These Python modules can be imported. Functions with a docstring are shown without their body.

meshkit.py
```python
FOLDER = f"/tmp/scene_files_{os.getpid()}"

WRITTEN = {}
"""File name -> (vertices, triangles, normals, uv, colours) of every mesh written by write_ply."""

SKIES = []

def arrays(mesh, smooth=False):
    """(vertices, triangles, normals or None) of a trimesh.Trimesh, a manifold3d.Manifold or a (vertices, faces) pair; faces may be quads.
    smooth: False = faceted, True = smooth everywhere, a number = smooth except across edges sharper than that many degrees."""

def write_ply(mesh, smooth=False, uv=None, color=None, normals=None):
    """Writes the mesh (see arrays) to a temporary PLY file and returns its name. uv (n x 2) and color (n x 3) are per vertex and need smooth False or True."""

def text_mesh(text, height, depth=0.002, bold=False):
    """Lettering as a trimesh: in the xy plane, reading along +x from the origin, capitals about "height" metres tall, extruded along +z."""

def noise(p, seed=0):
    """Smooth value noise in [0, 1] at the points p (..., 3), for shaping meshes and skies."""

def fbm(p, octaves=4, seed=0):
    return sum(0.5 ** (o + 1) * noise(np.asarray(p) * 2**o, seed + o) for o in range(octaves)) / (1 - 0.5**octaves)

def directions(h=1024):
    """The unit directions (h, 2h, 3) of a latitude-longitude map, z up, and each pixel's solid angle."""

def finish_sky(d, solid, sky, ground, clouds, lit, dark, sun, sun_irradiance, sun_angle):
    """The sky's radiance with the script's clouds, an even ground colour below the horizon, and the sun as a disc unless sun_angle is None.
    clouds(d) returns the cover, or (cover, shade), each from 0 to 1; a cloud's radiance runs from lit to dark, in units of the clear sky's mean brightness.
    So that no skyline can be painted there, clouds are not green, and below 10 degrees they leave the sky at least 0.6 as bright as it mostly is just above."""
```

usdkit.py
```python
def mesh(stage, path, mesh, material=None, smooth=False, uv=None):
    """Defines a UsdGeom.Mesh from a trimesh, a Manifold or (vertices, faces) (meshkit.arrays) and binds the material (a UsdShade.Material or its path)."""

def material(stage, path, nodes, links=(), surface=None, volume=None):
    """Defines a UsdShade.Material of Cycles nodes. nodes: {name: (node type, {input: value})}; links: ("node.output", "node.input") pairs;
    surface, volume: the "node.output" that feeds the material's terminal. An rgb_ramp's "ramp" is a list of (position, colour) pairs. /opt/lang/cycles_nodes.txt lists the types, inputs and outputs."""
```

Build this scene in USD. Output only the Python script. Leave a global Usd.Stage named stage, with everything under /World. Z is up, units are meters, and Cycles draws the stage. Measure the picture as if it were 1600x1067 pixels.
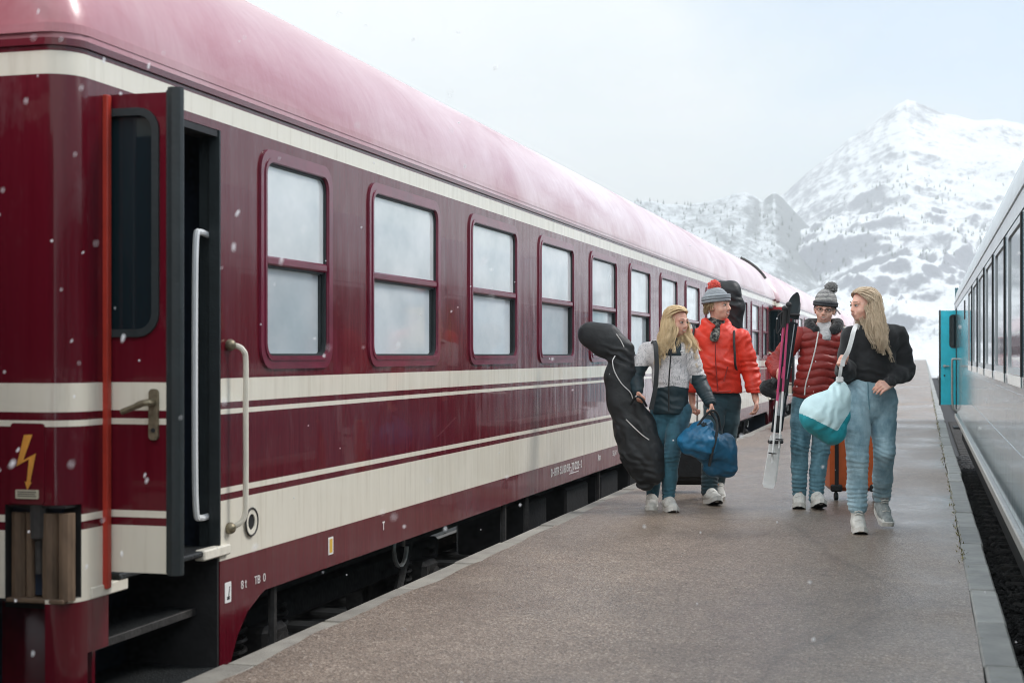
import math
import numpy as np
import trimesh
import shapely
from shapely.geometry import Polygon, box as sbox, LineString
from shapely import affinity
import usdkit, meshkit
from pxr import Usd, UsdGeom, UsdLux, UsdShade, Gf, Sdf, Vt

# ------------------------------------------------------------------ camera, sky, sun, exposure
stage = Usd.Stage.CreateInMemory()
UsdGeom.SetStageUpAxis(stage, UsdGeom.Tokens.z)
UsdGeom.SetStageMetersPerUnit(stage, 1.0)
UsdGeom.Xform.Define(stage, '/World')
UsdGeom.Scope.Define(stage, '/World/Looks')

F, CU, CV = 2322.0, 800.0, 555.0          # focal length and principal point, in pixels of the 1600 px photograph
EYE = 1.23
TH = math.atan(645.0 / F)
CT, ST = math.cos(TH), math.sin(TH)
FWD, RIGHT = np.array([-ST, CT, 0.0]), np.array([CT, ST, 0.0])

cam = UsdGeom.Camera.Define(stage, '/World/Camera')
m = Gf.Matrix4d(RIGHT[0], RIGHT[1], 0, 0, 0, 0, 1, 0, -FWD[0], -FWD[1], 0, 0, 0, 0, EYE, 1)
cam.AddTransformOp().Set(m)
cam.CreateHorizontalApertureAttr(36.0)
cam.CreateVerticalApertureAttr(36.0 * 1067 / 1600)
cam.CreateFocalLengthAttr(36.0 * F / 1600)
cam.CreateVerticalApertureOffsetAttr(36.0 * 21.5 / 1600)
cam.CreateClippingRangeAttr(Gf.Vec2f(0.1, 20000))
cam.CreateFStopAttr(4.0)
cam.CreateFocusDistanceAttr(11.6)
cam.CreateExposureAttr(0.82)

SUN_EL, SUN_AZ = math.radians(48), math.radians(62)      # azimuth from +y towards +x
# an overcast of even cloud, three times brighter overhead than at the skyline as overcasts are, thinning to blue towards the north-east
sky = usdkit.material(stage, '/World/Looks/sky', {
    'st': ('sky_texture', {'sky_type': 'single_scattering', 'sun_disc': False, 'sun_elevation': SUN_EL, 'sun_rotation': SUN_AZ, 'aerosol_density': 1.0}),
    'co': ('texture_coordinate', {}),
    'mp': ('mapping', {'scale': (1.0, 1.0, 2.0), 'location': (0.35, 0.1, 0.2)}),
    'nz': ('noise_texture', {'scale': 2.6, 'detail': 6.0, 'roughness': 0.55, 'distortion': .4}),
    'n2': ('noise_texture', {'scale': 4.5, 'detail': 6.0, 'roughness': 0.6, 'distortion': .6}),
    'dt': ('vector_math', {'math_type': 'dot_product', 'vector2': (.72, .45, .53)}),
    'tk': ('map_range', {'from_min': .30, 'from_max': .66, 'to_min': .30, 'to_max': -.34, 'clamp': True}),
    'ad': ('math', {'math_type': 'add'}),
    'rm': ('rgb_ramp', {'ramp': [(0.22, (.18, .18, .18)), (0.40, (.55, .55, .55)), (0.60, (.97, .97, .97)), (1.0, (1, 1, 1))]}),
    'cr': ('rgb_ramp', {'ramp': [(0.28, (.80, .89, .91)), (0.5, (.95, .995, 1.0)), (0.70, (1.06, 1.065, 1.05))]}),
    'sp': ('separate_xyz', {}), 'el': ('map_range', {'from_min': 0.0, 'from_max': 1.0, 'to_min': 4.45, 'to_max': 12.0, 'clamp': True}), 'sc': ('vector_math', {'math_type': 'scale'}),
    'mx': ('mix_color', {'use_clamp': False}),
    'bg': ('background_shader', {'strength': 0.10}),
}, [('co.generated', 'mp.vector'), ('mp.vector', 'nz.vector'), ('mp.vector', 'n2.vector'), ('co.generated', 'dt.vector1'), ('dt.value', 'tk.value'), ('nz.fac', 'ad.value1'), ('tk.result', 'ad.value2'), ('ad.value', 'rm.fac'), ('n2.fac', 'cr.fac'),
    ('co.generated', 'sp.vector'), ('sp.z', 'el.value'), ('cr.color', 'sc.vector1'), ('el.result', 'sc.scale'),
    ('rm.color', 'mx.fac'), ('st.color', 'mx.a'), ('sc.vector', 'mx.b'), ('mx.result', 'bg.color')], surface='bg.background')
dome = UsdLux.DomeLight.Define(stage, '/World/sky')
dome.GetPrim().SetCustomDataByKey('kind', 'structure')
UsdShade.MaterialBindingAPI.Apply(dome.GetPrim()).Bind(sky)
sun = UsdLux.DistantLight.Define(stage, '/World/sun')
sun.CreateNormalizeAttr(True)
sun.CreateIntensityAttr(0.4)
sun.CreateAngleAttr(16.0)
sun.CreateColorAttr(Gf.Vec3f(1.0, 0.97, 0.93))
sd = np.array([math.sin(SUN_AZ) * math.cos(SUN_EL), math.cos(SUN_AZ) * math.cos(SUN_EL), math.sin(SUN_EL)])
sun.AddRotateZOp().Set(math.degrees(math.atan2(sd[0], -sd[1])))
sun.AddRotateXOp().Set(90 - math.degrees(SUN_EL))

# ------------------------------------------------------------------ helpers
used = {}
def numbered(parent, name):
    k = used.get((parent, name), 0)
    used[(parent, name)] = k + 1
    return f'{parent}/{name}' if k == 0 else f'{parent}/{name}_{k:03d}'

def tag(prim, label=None, cat=None, group=None, kind=None):
    prim = prim.GetPrim() if hasattr(prim, 'GetPrim') else prim
    for k, v in (('label', label), ('category', cat), ('group', group), ('kind', kind)):
        if v:
            prim.SetCustomDataByKey(k, v)
    return prim

def thing(name, label=None, cat=None, loc=(0, 0, 0), group=None, kind=None):
    x = UsdGeom.Xform.Define(stage, numbered('/World', name))
    x.AddTranslateOp().Set(Gf.Vec3d(*map(float, loc)))
    tag(x, label, cat, group, kind)
    return x.GetPrim()

ORG = {}
def obj(name, mesh, material, parent=None, smooth=30, **kw):
    """One mesh; under a thing the vertices stay in world coordinates and are made local to the thing's base."""
    pp = str(parent.GetPath()) if parent is not None else '/World'
    v, f, n = meshkit.arrays(mesh, False)
    o = np.zeros(3)
    if parent is not None:
        root = '/'.join(pp.split('/')[:3])
        o = np.array(ORG.get(root, (0, 0, 0)))
    path = numbered(pp, name)
    pr = usdkit.mesh(stage, path, (v - o, f), material, smooth).GetPrim()
    if kw:
        tag(pr, **kw)
    return pr

def base(prim, loc):
    """Remember the base of a thing so that parts given in world coordinates land where they stand."""
    ORG[str(prim.GetPath())] = tuple(loc)
    return prim

def T(name, label, cat, loc, group=None):
    return base(thing(name, label, cat, loc, group), loc)

def copy_of(root, loc, label):
    name = root.GetName()
    x = UsdGeom.Xform.Define(stage, numbered('/World', name))
    x.GetPrim().GetReferences().AddInternalReference(root.GetPath())
    x.ClearXformOpOrder()
    x.AddTranslateOp().Set(Gf.Vec3d(*map(float, loc)))
    tag(x, label=label)
    x.GetPrim().SetInstanceable(True)
    return x.GetPrim()

def cat(*ms):
    out_v, out_f, n = [], [], 0
    for a in ms:
        v, f, _ = meshkit.arrays(a, False)
        out_v.append(v); out_f.append(f + n); n += len(v)
    return np.vstack(out_v), np.vstack(out_f)

def bx(x0, x1, y0, y1, z0, z1, bev=0.0):
    x0, x1 = min(x0, x1), max(x0, x1); y0, y1 = min(y0, y1), max(y0, y1); z0, z1 = min(z0, z1), max(z0, z1)
    if bev <= 0:
        b = trimesh.creation.box((x1 - x0, y1 - y0, z1 - z0)); b.apply_translation(((x0 + x1) / 2, (y0 + y1) / 2, (z0 + z1) / 2))
        return b
    pts = []
    for ax in range(3):
        for sx in (0, 1):
            for sy in (0, 1):
                for sz in (0, 1):
                    p = [(x0, x1)[sx], (y0, y1)[sy], (z0, z1)[sz]]
                    for k in range(3):
                        if k != ax:
                            p[k] += (bev, -bev)[(sx, sy, sz)[k]]
                    pts.append(p)
    return trimesh.convex.convex_hull(np.array(pts))

def tube(path, r, sides=8, cap=True):
    """A round bar along a polyline; r may be a list."""
    P = np.asarray(path, float); n = len(P)
    r = np.broadcast_to(np.asarray(r, float), (n,))
    tan = np.gradient(P, axis=0) if n > 2 else np.repeat((P[1] - P[0])[None], 2, 0)
    tan /= np.maximum(np.linalg.norm(tan, axis=1, keepdims=True), 1e-9)
    ref = np.array([0, 0, 1.0]) if abs(tan[0][2]) < 0.9 else np.array([1.0, 0, 0])
    V = []
    a = np.arange(sides) / sides * 2 * np.pi
    u = np.cross(tan[0], ref); u /= np.linalg.norm(u)
    for i in range(n):
        u = u - tan[i] * (u @ tan[i]); u /= np.linalg.norm(u)
        w = np.cross(tan[i], u)
        V.append(P[i] + r[i] * (np.cos(a)[:, None] * u + np.sin(a)[:, None] * w))
    V = np.vstack(V); Fc = []
    for i in range(n - 1):
        for k in range(sides):
            a0, a1 = i * sides + k, i * sides + (k + 1) % sides
            Fc += [(a0, a1, a1 + sides), (a0, a1 + sides, a0 + sides)]
    if cap:
        c0, c1 = len(V), len(V) + 1
        V = np.vstack([V, P[0], P[-1]])
        for k in range(sides):
            Fc.append((c0, (k + 1) % sides, k)); Fc.append((c1, (n - 1) * sides + k, (n - 1) * sides + (k + 1) % sides))
    return V, np.array(Fc)

def smooth_path(pts, n=6):
    """Catmull-Rom through the points."""
    P = np.asarray(pts, float)
    Q = np.vstack([2 * P[0] - P[1], P, 2 * P[-1] - P[-2]])
    out = []
    for i in range(len(P) - 1):
        p0, p1, p2, p3 = Q[i:i + 4]
        for t in np.linspace(0, 1, n, endpoint=False):
            out.append(.5 * (2 * p1 + (p2 - p0) * t + (2 * p0 - 5 * p1 + 4 * p2 - p3) * t ** 2 + (3 * p1 - p0 - 3 * p2 + p3) * t ** 3))
    return np.array(out + [P[-1]])

def extr(poly, depth):
    gs = getattr(poly, 'geoms', [poly])
    return trimesh.util.concatenate([trimesh.creation.extrude_polygon(g, depth, engine='earcut') for g in gs if g.area > 1e-8])

def side_extr(poly, x0, x1):
    """(y, z) polygon extruded along x."""
    e = extr(poly, 1.0); v = np.array(e.vertices); f = np.array(e.faces)
    return np.stack([x0 + (x1 - x0) * v[:, 2], v[:, 0], v[:, 1]], 1), (f if x1 > x0 else f[:, ::-1])

def front_extr(poly, y0, y1):
    """(x, z) polygon extruded along y."""
    e = extr(poly, 1.0); v = np.array(e.vertices); f = np.array(e.faces)
    return np.stack([v[:, 0], y0 + (y1 - y0) * v[:, 2], v[:, 1]], 1), (f[:, ::-1] if y1 > y0 else f)

def rrect(x0, z0, x1, z1, r):
    return sbox(x0 + r, z0 + r, x1 - r, z1 - r).buffer(r, quad_segs=5)

def cyl(c, axis, r, h, sides=24):
    c = np.asarray(c, float); axis = np.asarray(axis, float) / np.linalg.norm(axis)
    return tube([c - axis * h / 2, c + axis * h / 2], r, sides)

def at(u, v, Z):
    """The world point that stands at depth Z on the ray through pixel (u, v) of the photograph."""
    return Z * FWD + (u - CU) / F * Z * RIGHT + np.array([0, 0, EYE - (v - CV) / F * Z])

# ------------------------------------------------------------------ materials
L = '/World/Looks/'
def mat(name, col, rough=0.6, var=0.12, scale=6.0, bump=0.0, bscale=60.0, metallic=0.0, coat=0.0, sheen=0.0, bdist=0.01, vscale=(1, 1, 1), spec=0.5, detail=4.0):
    c = np.array(col, float)
    nodes = {'g': ('geometry', {}), 'mp': ('mapping', {'scale': vscale}), 'n': ('noise_texture', {'scale': scale, 'detail': detail, 'roughness': 0.6}),
             'r': ('rgb_ramp', {'ramp': [(0.25, c * (1 - var)), (0.5, c), (0.75, np.minimum(c * (1 + var), 1))]}),
             'p': ('principled_bsdf', {'roughness': rough, 'metallic': metallic, 'coat_weight': coat, 'coat_roughness': 0.1, 'sheen_weight': sheen, 'sheen_roughness': 0.5, 'specular_ior_level': spec})}
    links = [('g.position', 'mp.vector'), ('mp.vector', 'n.vector'), ('n.fac', 'r.fac'), ('r.color', 'p.base_color')]
    if bump:
        nodes['bn'] = ('noise_texture', {'scale': bscale, 'detail': 3.0})
        nodes['b'] = ('bump', {'strength': bump, 'distance': bdist})
        links += [('mp.vector', 'bn.vector'), ('bn.fac', 'b.height'), ('b.normal', 'p.normal')]
    return usdkit.material(stage, L + name, nodes, links, surface='p.BSDF')

MAROON = (.086, .0034, .0100)
CREAM = (.74, .70, .60)

def livery():
    """Painted bands of the coach by height above the platform, with rain streaks and slightly wavy sheet metal."""
    M, C = MAROON, CREAM
    lo0, lo1 = 0.25, 1.20
    q = lambda z: (z - lo0) / (lo1 - lo0)
    ramp = [(0, M), (q(.333), C), (q(.595), M), (q(.626), C), (q(.651), M), (q(.971), C), (q(.993), M), (q(1.024), C), (q(1.126), M)]
    q2 = lambda z: (z - 2.20) / 0.2
    ramp2 = [(0, M), (q2(2.242), C), (q2(2.326), M)]
    n = {'g': ('geometry', {}), 's': ('separate_xyz', {}),
         'm1': ('map_range', {'from_min': lo0, 'from_max': lo1, 'clamp': True}), 'm2': ('map_range', {'from_min': 2.20, 'from_max': 2.40, 'clamp': True}),
         'r1': ('rgb_ramp', {'ramp': ramp, 'interpolate': False}), 'r2': ('rgb_ramp', {'ramp': ramp2, 'interpolate': False}),
         'gt': ('math', {'math_type': 'greater_than', 'value2': 1.8}), 'mx': ('mix_color', {}),
         'sm': ('mapping', {'scale': (9.0, 9.0, 0.7)}), 'sn': ('noise_texture', {'scale': 2.2, 'detail': 6.0, 'roughness': .65}),
         'sr': ('rgb_ramp', {'ramp': [(0.30, (.70, .66, .60)), (0.46, (.96, .955, .94)), (0.8, (1, 1, 1))]}),
         'mu': ('mix_color', {'blend_type': 'multiply', 'fac': 0.45}),
         'fm': ('mapping', {'scale': (3.0, 3.0, 1.1)}), 'fn': ('noise_texture', {'scale': 2.6, 'detail': 7.0, 'roughness': .7}),
         'fr': ('rgb_ramp', {'ramp': [(0.56, (0, 0, 0)), (0.78, (.10, .10, .10))]}),
         'fx': ('mix_color', {'b': (.42, .36, .38)}),
         'wm': ('mapping', {'scale': (1.6, 1.6, 0.55)}), 'wn': ('noise_texture', {'scale': 1.6, 'detail': 2.0}),
         'w2': ('mapping', {'scale': (14, 14, 1.4)}), 'wn2': ('noise_texture', {'scale': 1.0, 'detail': 3.0}),
         'b': ('bump', {'strength': 0.5, 'distance': 0.03}), 'b2': ('bump', {'strength': 0.2, 'distance': 0.008}),
         'rr': ('map_range', {'from_min': .3, 'from_max': .7, 'to_min': 0.12, 'to_max': 0.26}),
         'p': ('principled_bsdf', {'coat_weight': 0.40, 'coat_roughness': 0.03, 'specular_ior_level': 0.3})}
    l = [('g.position', 's.vector'), ('s.z', 'm1.value'), ('s.z', 'm2.value'), ('m1.result', 'r1.fac'), ('m2.result', 'r2.fac'), ('s.z', 'gt.value1'),
         ('gt.value', 'mx.fac'), ('r1.color', 'mx.a'), ('r2.color', 'mx.b'), ('g.position', 'sm.vector'), ('sm.vector', 'sn.vector'), ('sn.fac', 'sr.fac'),
         ('mx.result', 'mu.a'), ('sr.color', 'mu.b'), ('g.position', 'fm.vector'), ('fm.vector', 'fn.vector'), ('fn.fac', 'fr.fac'), ('fr.color', 'fx.fac'), ('mu.result', 'fx.a'), ('fx.result', 'p.base_color'),
         ('g.position', 'wm.vector'), ('wm.vector', 'wn.vector'), ('wn.fac', 'b.height'), ('g.position', 'w2.vector'), ('w2.vector', 'wn2.vector'), ('wn2.fac', 'b2.height'), ('b.normal', 'b2.normal'), ('b2.normal', 'p.normal'),
         ('sn.fac', 'rr.value'), ('rr.result', 'p.roughness')]
    return usdkit.material(stage, L + 'coach_livery', n, l, surface='p.BSDF')

def roof_mat():
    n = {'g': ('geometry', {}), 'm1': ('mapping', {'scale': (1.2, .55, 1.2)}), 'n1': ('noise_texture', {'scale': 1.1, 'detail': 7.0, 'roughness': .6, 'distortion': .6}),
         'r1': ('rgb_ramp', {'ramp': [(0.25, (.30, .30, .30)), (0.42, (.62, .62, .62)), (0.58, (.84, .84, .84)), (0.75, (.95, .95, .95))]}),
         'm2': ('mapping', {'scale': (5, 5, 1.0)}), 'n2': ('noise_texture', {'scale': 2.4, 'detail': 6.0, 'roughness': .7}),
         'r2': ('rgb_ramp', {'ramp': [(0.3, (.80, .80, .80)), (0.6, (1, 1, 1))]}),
         'mu0': ('mix_color', {'blend_type': 'multiply', 'fac': 1.0}), 'sy': ('separate_xyz', {}), 'fy': ('map_range', {'from_min': 4.0, 'from_max': 13.0, 'to_min': .30, 'to_max': 1.0, 'clamp': True}), 'mu': ('vector_math', {'math_type': 'scale'}),  # frost whitens along the train, painting in mist and grazing sky reflection
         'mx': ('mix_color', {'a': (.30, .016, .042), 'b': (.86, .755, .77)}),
         'bn': ('noise_texture', {'scale': 30.0, 'detail': 4.0}), 'b': ('bump', {'strength': .15, 'distance': .01}),
         'rr': ('map_range', {'to_min': 0.28, 'to_max': 0.5}),
         'p': ('principled_bsdf', {'coat_weight': .45, 'coat_roughness': .22})}
    l = [('g.position', 'm1.vector'), ('m1.vector', 'n1.vector'), ('n1.fac', 'r1.fac'), ('g.position', 'm2.vector'), ('m2.vector', 'n2.vector'), ('n2.fac', 'r2.fac'),
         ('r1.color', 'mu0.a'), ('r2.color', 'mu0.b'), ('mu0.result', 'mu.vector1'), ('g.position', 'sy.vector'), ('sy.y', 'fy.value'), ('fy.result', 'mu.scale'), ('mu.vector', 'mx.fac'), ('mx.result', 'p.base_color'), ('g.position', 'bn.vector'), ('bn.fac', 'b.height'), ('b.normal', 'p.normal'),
         ('n1.fac', 'rr.value'), ('rr.result', 'p.roughness')]
    return usdkit.material(stage, L + 'frost_and_sheen_roof', n, l, surface='p.BSDF')

def pane_mat(name, a, b, rough):
    """Double glass misted over on the inside; each pane a little different."""
    n = {'g': ('geometry', {}), 'oi': ('object_info', {}), 'mp': ('mapping', {'scale': (1, 1, 1.6)}), 'n': ('noise_texture', {'scale': 1.7, 'detail': 6.0, 'roughness': .62}),
         'r': ('rgb_ramp', {'ramp': [(0.3, a), (0.7, b)]}), 'rv': ('map_range', {'to_min': .72, 'to_max': 1.12}), 'sc': ('vector_math', {'math_type': 'scale'}),
         'n2': ('noise_texture', {'scale': 2.2, 'detail': 2.0}), 'b': ('bump', {'strength': .10, 'distance': .01}), 'fr': ('fresnel', {'IOR': 2.0}),
         'gl': ('glossy_bsdf', {'color': (.96, .98, .98), 'roughness': rough}), 'p': ('principled_bsdf', {'roughness': .5}), 'm': ('mix_closure', {})}
    return usdkit.material(stage, L + name, n, [('g.position', 'mp.vector'), ('mp.vector', 'n.vector'), ('n.fac', 'r.fac'), ('oi.random', 'rv.value'), ('r.color', 'sc.vector1'), ('rv.result', 'sc.scale'), ('sc.vector', 'p.base_color'),
        ('g.position', 'n2.vector'), ('n2.fac', 'b.height'), ('b.normal', 'gl.normal'), ('b.normal', 'fr.normal') if False else ('fr.fac', 'm.fac'), ('p.BSDF', 'm.closure1'), ('gl.BSDF', 'm.closure2')], surface='m.closure')

def asphalt():
    n = {'g': ('geometry', {}), 'vo': ('voronoi_texture', {'scale': 120.0}), 'vr': ('rgb_ramp', {'ramp': [(0.0, (.105, .076, .057)), (.3, (.235, .180, .140)), (.55, (.34, .265, .208)), (.8, (.18, .138, .108)), (1.0, (.54, .45, .37))]}),
         'sc': ('separate_color', {}), 'n1': ('noise_texture', {'scale': .75, 'detail': 6.0, 'roughness': .62, 'distortion': .5}), 'r1': ('rgb_ramp', {'ramp': [(.3, (.82, .81, .80)), (.5, (1, 1, 1)), (.7, (1.10, 1.08, 1.06))]}),
         'mu': ('mix_color', {'blend_type': 'multiply', 'fac': 1.0, 'use_clamp': False}),
         'n3': ('noise_texture', {'scale': 9.0, 'detail': 4.0}), 'r3': ('rgb_ramp', {'ramp': [(.35, (.90, .90, .90)), (.65, (1.06, 1.06, 1.06))]}), 'mu3': ('mix_color', {'blend_type': 'multiply', 'fac': 1.0}),
         'm2': ('mapping', {'scale': (.55, .33, 1), 'location': (3.1, .4, 0)}), 'n2': ('noise_texture', {'scale': 1.0, 'detail': 5.0, 'roughness': .6}),
         'wet': ('map_range', {'from_min': .36, 'from_max': .68, 'to_min': 0.0, 'to_max': 1.0, 'clamp': True}),
         'rr': ('map_range', {'to_min': .46, 'to_max': .20}), 'wd': ('map_range', {'to_min': 1.0, 'to_max': .62}), 'cm': ('mapping', {'scale': (.30, .16, 1)}), 'cn': ('noise_texture', {'scale': 2.0, 'detail': 5.0}), 'cs': ('vector_math', {'math_type': 'scale', 'scale': .35}), 'ca': ('vector_math', {'math_type': 'add'}), 'cv': ('voronoi_texture', {'feature': 'distance_to_edge', 'scale': 1.0}), 'cr': ('rgb_ramp', {'ramp': [(0.0, (.45, .45, .45)), (.006, (.6, .6, .6)), (.012, (1, 1, 1))]}), 'mc': ('mix_color', {'blend_type': 'multiply', 'fac': .35}),
         'dk': ('vector_math', {'math_type': 'scale'}),
         'bs': ('map_range', {'to_min': .7, 'to_max': .25}), 'b': ('bump', {'distance': .004}),
         'p': ('principled_bsdf', {})}
    l = [('g.position', 'vo.vector'), ('vo.color', 'sc.color'), ('sc.r', 'vr.fac'), ('g.position', 'n1.vector'), ('n1.fac', 'r1.fac'), ('vr.color', 'mu.a'), ('r1.color', 'mu.b'),
         ('g.position', 'n3.vector'), ('n3.fac', 'r3.fac'), ('mu.result', 'mu3.a'), ('r3.color', 'mu3.b'),
         ('g.position', 'm2.vector'), ('m2.vector', 'n2.vector'), ('n2.fac', 'wet.value'), ('wet.result', 'rr.value'), ('wet.result', 'wd.value'), ('g.position', 'cm.vector'), ('cm.vector', 'cn.vector'), ('cn.color', 'cs.vector1'), ('cs.vector', 'ca.vector1'), ('cm.vector', 'ca.vector2'), ('ca.vector', 'cv.vector'), ('cv.distance', 'cr.fac'), ('mu3.result', 'mc.a'), ('cr.color', 'mc.b'), ('mc.result', 'dk.vector1'), ('wd.result', 'dk.scale'), ('dk.vector', 'p.base_color'),
         ('rr.result', 'p.roughness'), ('wet.result', 'bs.value'), ('bs.result', 'b.strength'), ('vo.distance', 'b.height'), ('b.normal', 'p.normal')]
    return usdkit.material(stage, L + 'asphalt', n, l, surface='p.BSDF')

def stone_mat(name, a, b):
    n = {'g': ('geometry', {}), 'oi': ('object_info', {}), 'n1': ('noise_texture', {'scale': 5.0, 'detail': 7.0, 'roughness': .65}), 'r1': ('rgb_ramp', {'ramp': [(.3, a), (.7, b)]}),
         'rv': ('map_range', {'to_min': .80, 'to_max': 1.12}), 'sc': ('vector_math', {'math_type': 'scale'}),
         'ms': ('noise_texture', {'scale': 2.3, 'detail': 5.0, 'roughness': .7}), 'mr': ('rgb_ramp', {'ramp': [(.60, (0, 0, 0)), (.74, (.5, .5, .5))]}), 'mm': ('mix_color', {'b': (.10, .10, .035)}),
         'bn': ('noise_texture', {'scale': 85.0, 'detail': 3.0}), 'b': ('bump', {'strength': .5, 'distance': .004}), 'p': ('principled_bsdf', {'roughness': .55})}
    return usdkit.material(stage, L + name, n, [('g.position', 'n1.vector'), ('n1.fac', 'r1.fac'), ('oi.random', 'rv.value'), ('r1.color', 'sc.vector1'), ('rv.result', 'sc.scale'), ('g.position', 'ms.vector'), ('ms.fac', 'mr.fac'), ('mr.color', 'mm.fac'), ('sc.vector', 'mm.a'), ('mm.result', 'p.base_color'),
        ('g.position', 'bn.vector'), ('bn.fac', 'b.height'), ('b.normal', 'p.normal')], surface='p.BSDF')

def teal_paint():
    n = {'g': ('geometry', {}), 's': ('separate_xyz', {}), 'm': ('mapping', {'scale': (5, 5, .5)}), 'n1': ('noise_texture', {'scale': 2.0, 'detail': 6.0, 'roughness': .65}),
         'r': ('rgb_ramp', {'ramp': [(.3, (.020, .085, .11)), (.6, (.038, .125, .155)), (.8, (.10, .18, .20))]}), 'w': ('noise_texture', {'scale': .9, 'detail': 2.0}),
         'b': ('bump', {'strength': .12, 'distance': .02}), 'rr': ('map_range', {'from_min': .3, 'from_max': .7, 'to_min': .10, 'to_max': .24}), 'p': ('principled_bsdf', {'coat_weight': .8, 'coat_roughness': .07})}
    return usdkit.material(stage, L + 'teal_paint', n, [('g.position', 'm.vector'), ('m.vector', 'n1.vector'), ('n1.fac', 'r.fac'), ('r.color', 'p.base_color'), ('m.vector', 'w.vector'), ('w.fac', 'b.height'), ('b.normal', 'p.normal'), ('n1.fac', 'rr.value'), ('rr.result', 'p.roughness')], surface='p.BSDF')

def mountain_mat(name, snow, rock, bias, scale=1.0):
    n = {'g': ('geometry', {}), 'mp': ('mapping', {'scale': (1, 1, .5), 'rotation': (0, .35, 0)}), 's': ('separate_xyz', {}), 'n1': ('noise_texture', {'scale': .016 * scale, 'detail': 9.0, 'roughness': .68, 'distortion': .4}),
         'n2': ('noise_texture', {'scale': .075 * scale, 'detail': 9.0, 'roughness': .78, 'distortion': .5}),
         'a': ('math', {'math_type': 'multiply', 'value2': .75}), 'a2': ('math', {'math_type': 'multiply', 'value2': .95}), 'c': ('math', {'math_type': 'add'}), 'd': ('math', {'math_type': 'subtract'}),
         'sl': ('map_range', {'from_min': .50, 'from_max': .95, 'to_min': 0.0, 'to_max': .66, 'clamp': True}),
         'r': ('rgb_ramp', {'ramp': [(bias, snow), (bias + .07, np.array(snow) * .55 + np.array(rock) * .45), (bias + .20, rock)]}),
         'bn': ('noise_texture', {'scale': .05 * scale, 'detail': 8.0, 'roughness': .65}), 'b': ('bump', {'strength': .8, 'distance': 9.0}), 'p': ('principled_bsdf', {'roughness': .85, 'specular_ior_level': .2})}
    return usdkit.material(stage, L + name, n, [('g.position', 'mp.vector'), ('mp.vector', 'n1.vector'), ('mp.vector', 'n2.vector'), ('n1.fac', 'a.value1'), ('n2.fac', 'a2.value1'), ('a.value', 'c.value1'), ('a2.value', 'c.value2'),
        ('g.normal', 's.vector'), ('s.z', 'sl.value'), ('c.value', 'd.value1'), ('sl.result', 'd.value2'), ('d.value', 'r.fac'), ('r.color', 'p.base_color'), ('g.position', 'bn.vector'), ('bn.fac', 'b.height'), ('b.normal', 'p.normal')], surface='p.BSDF')

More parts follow.
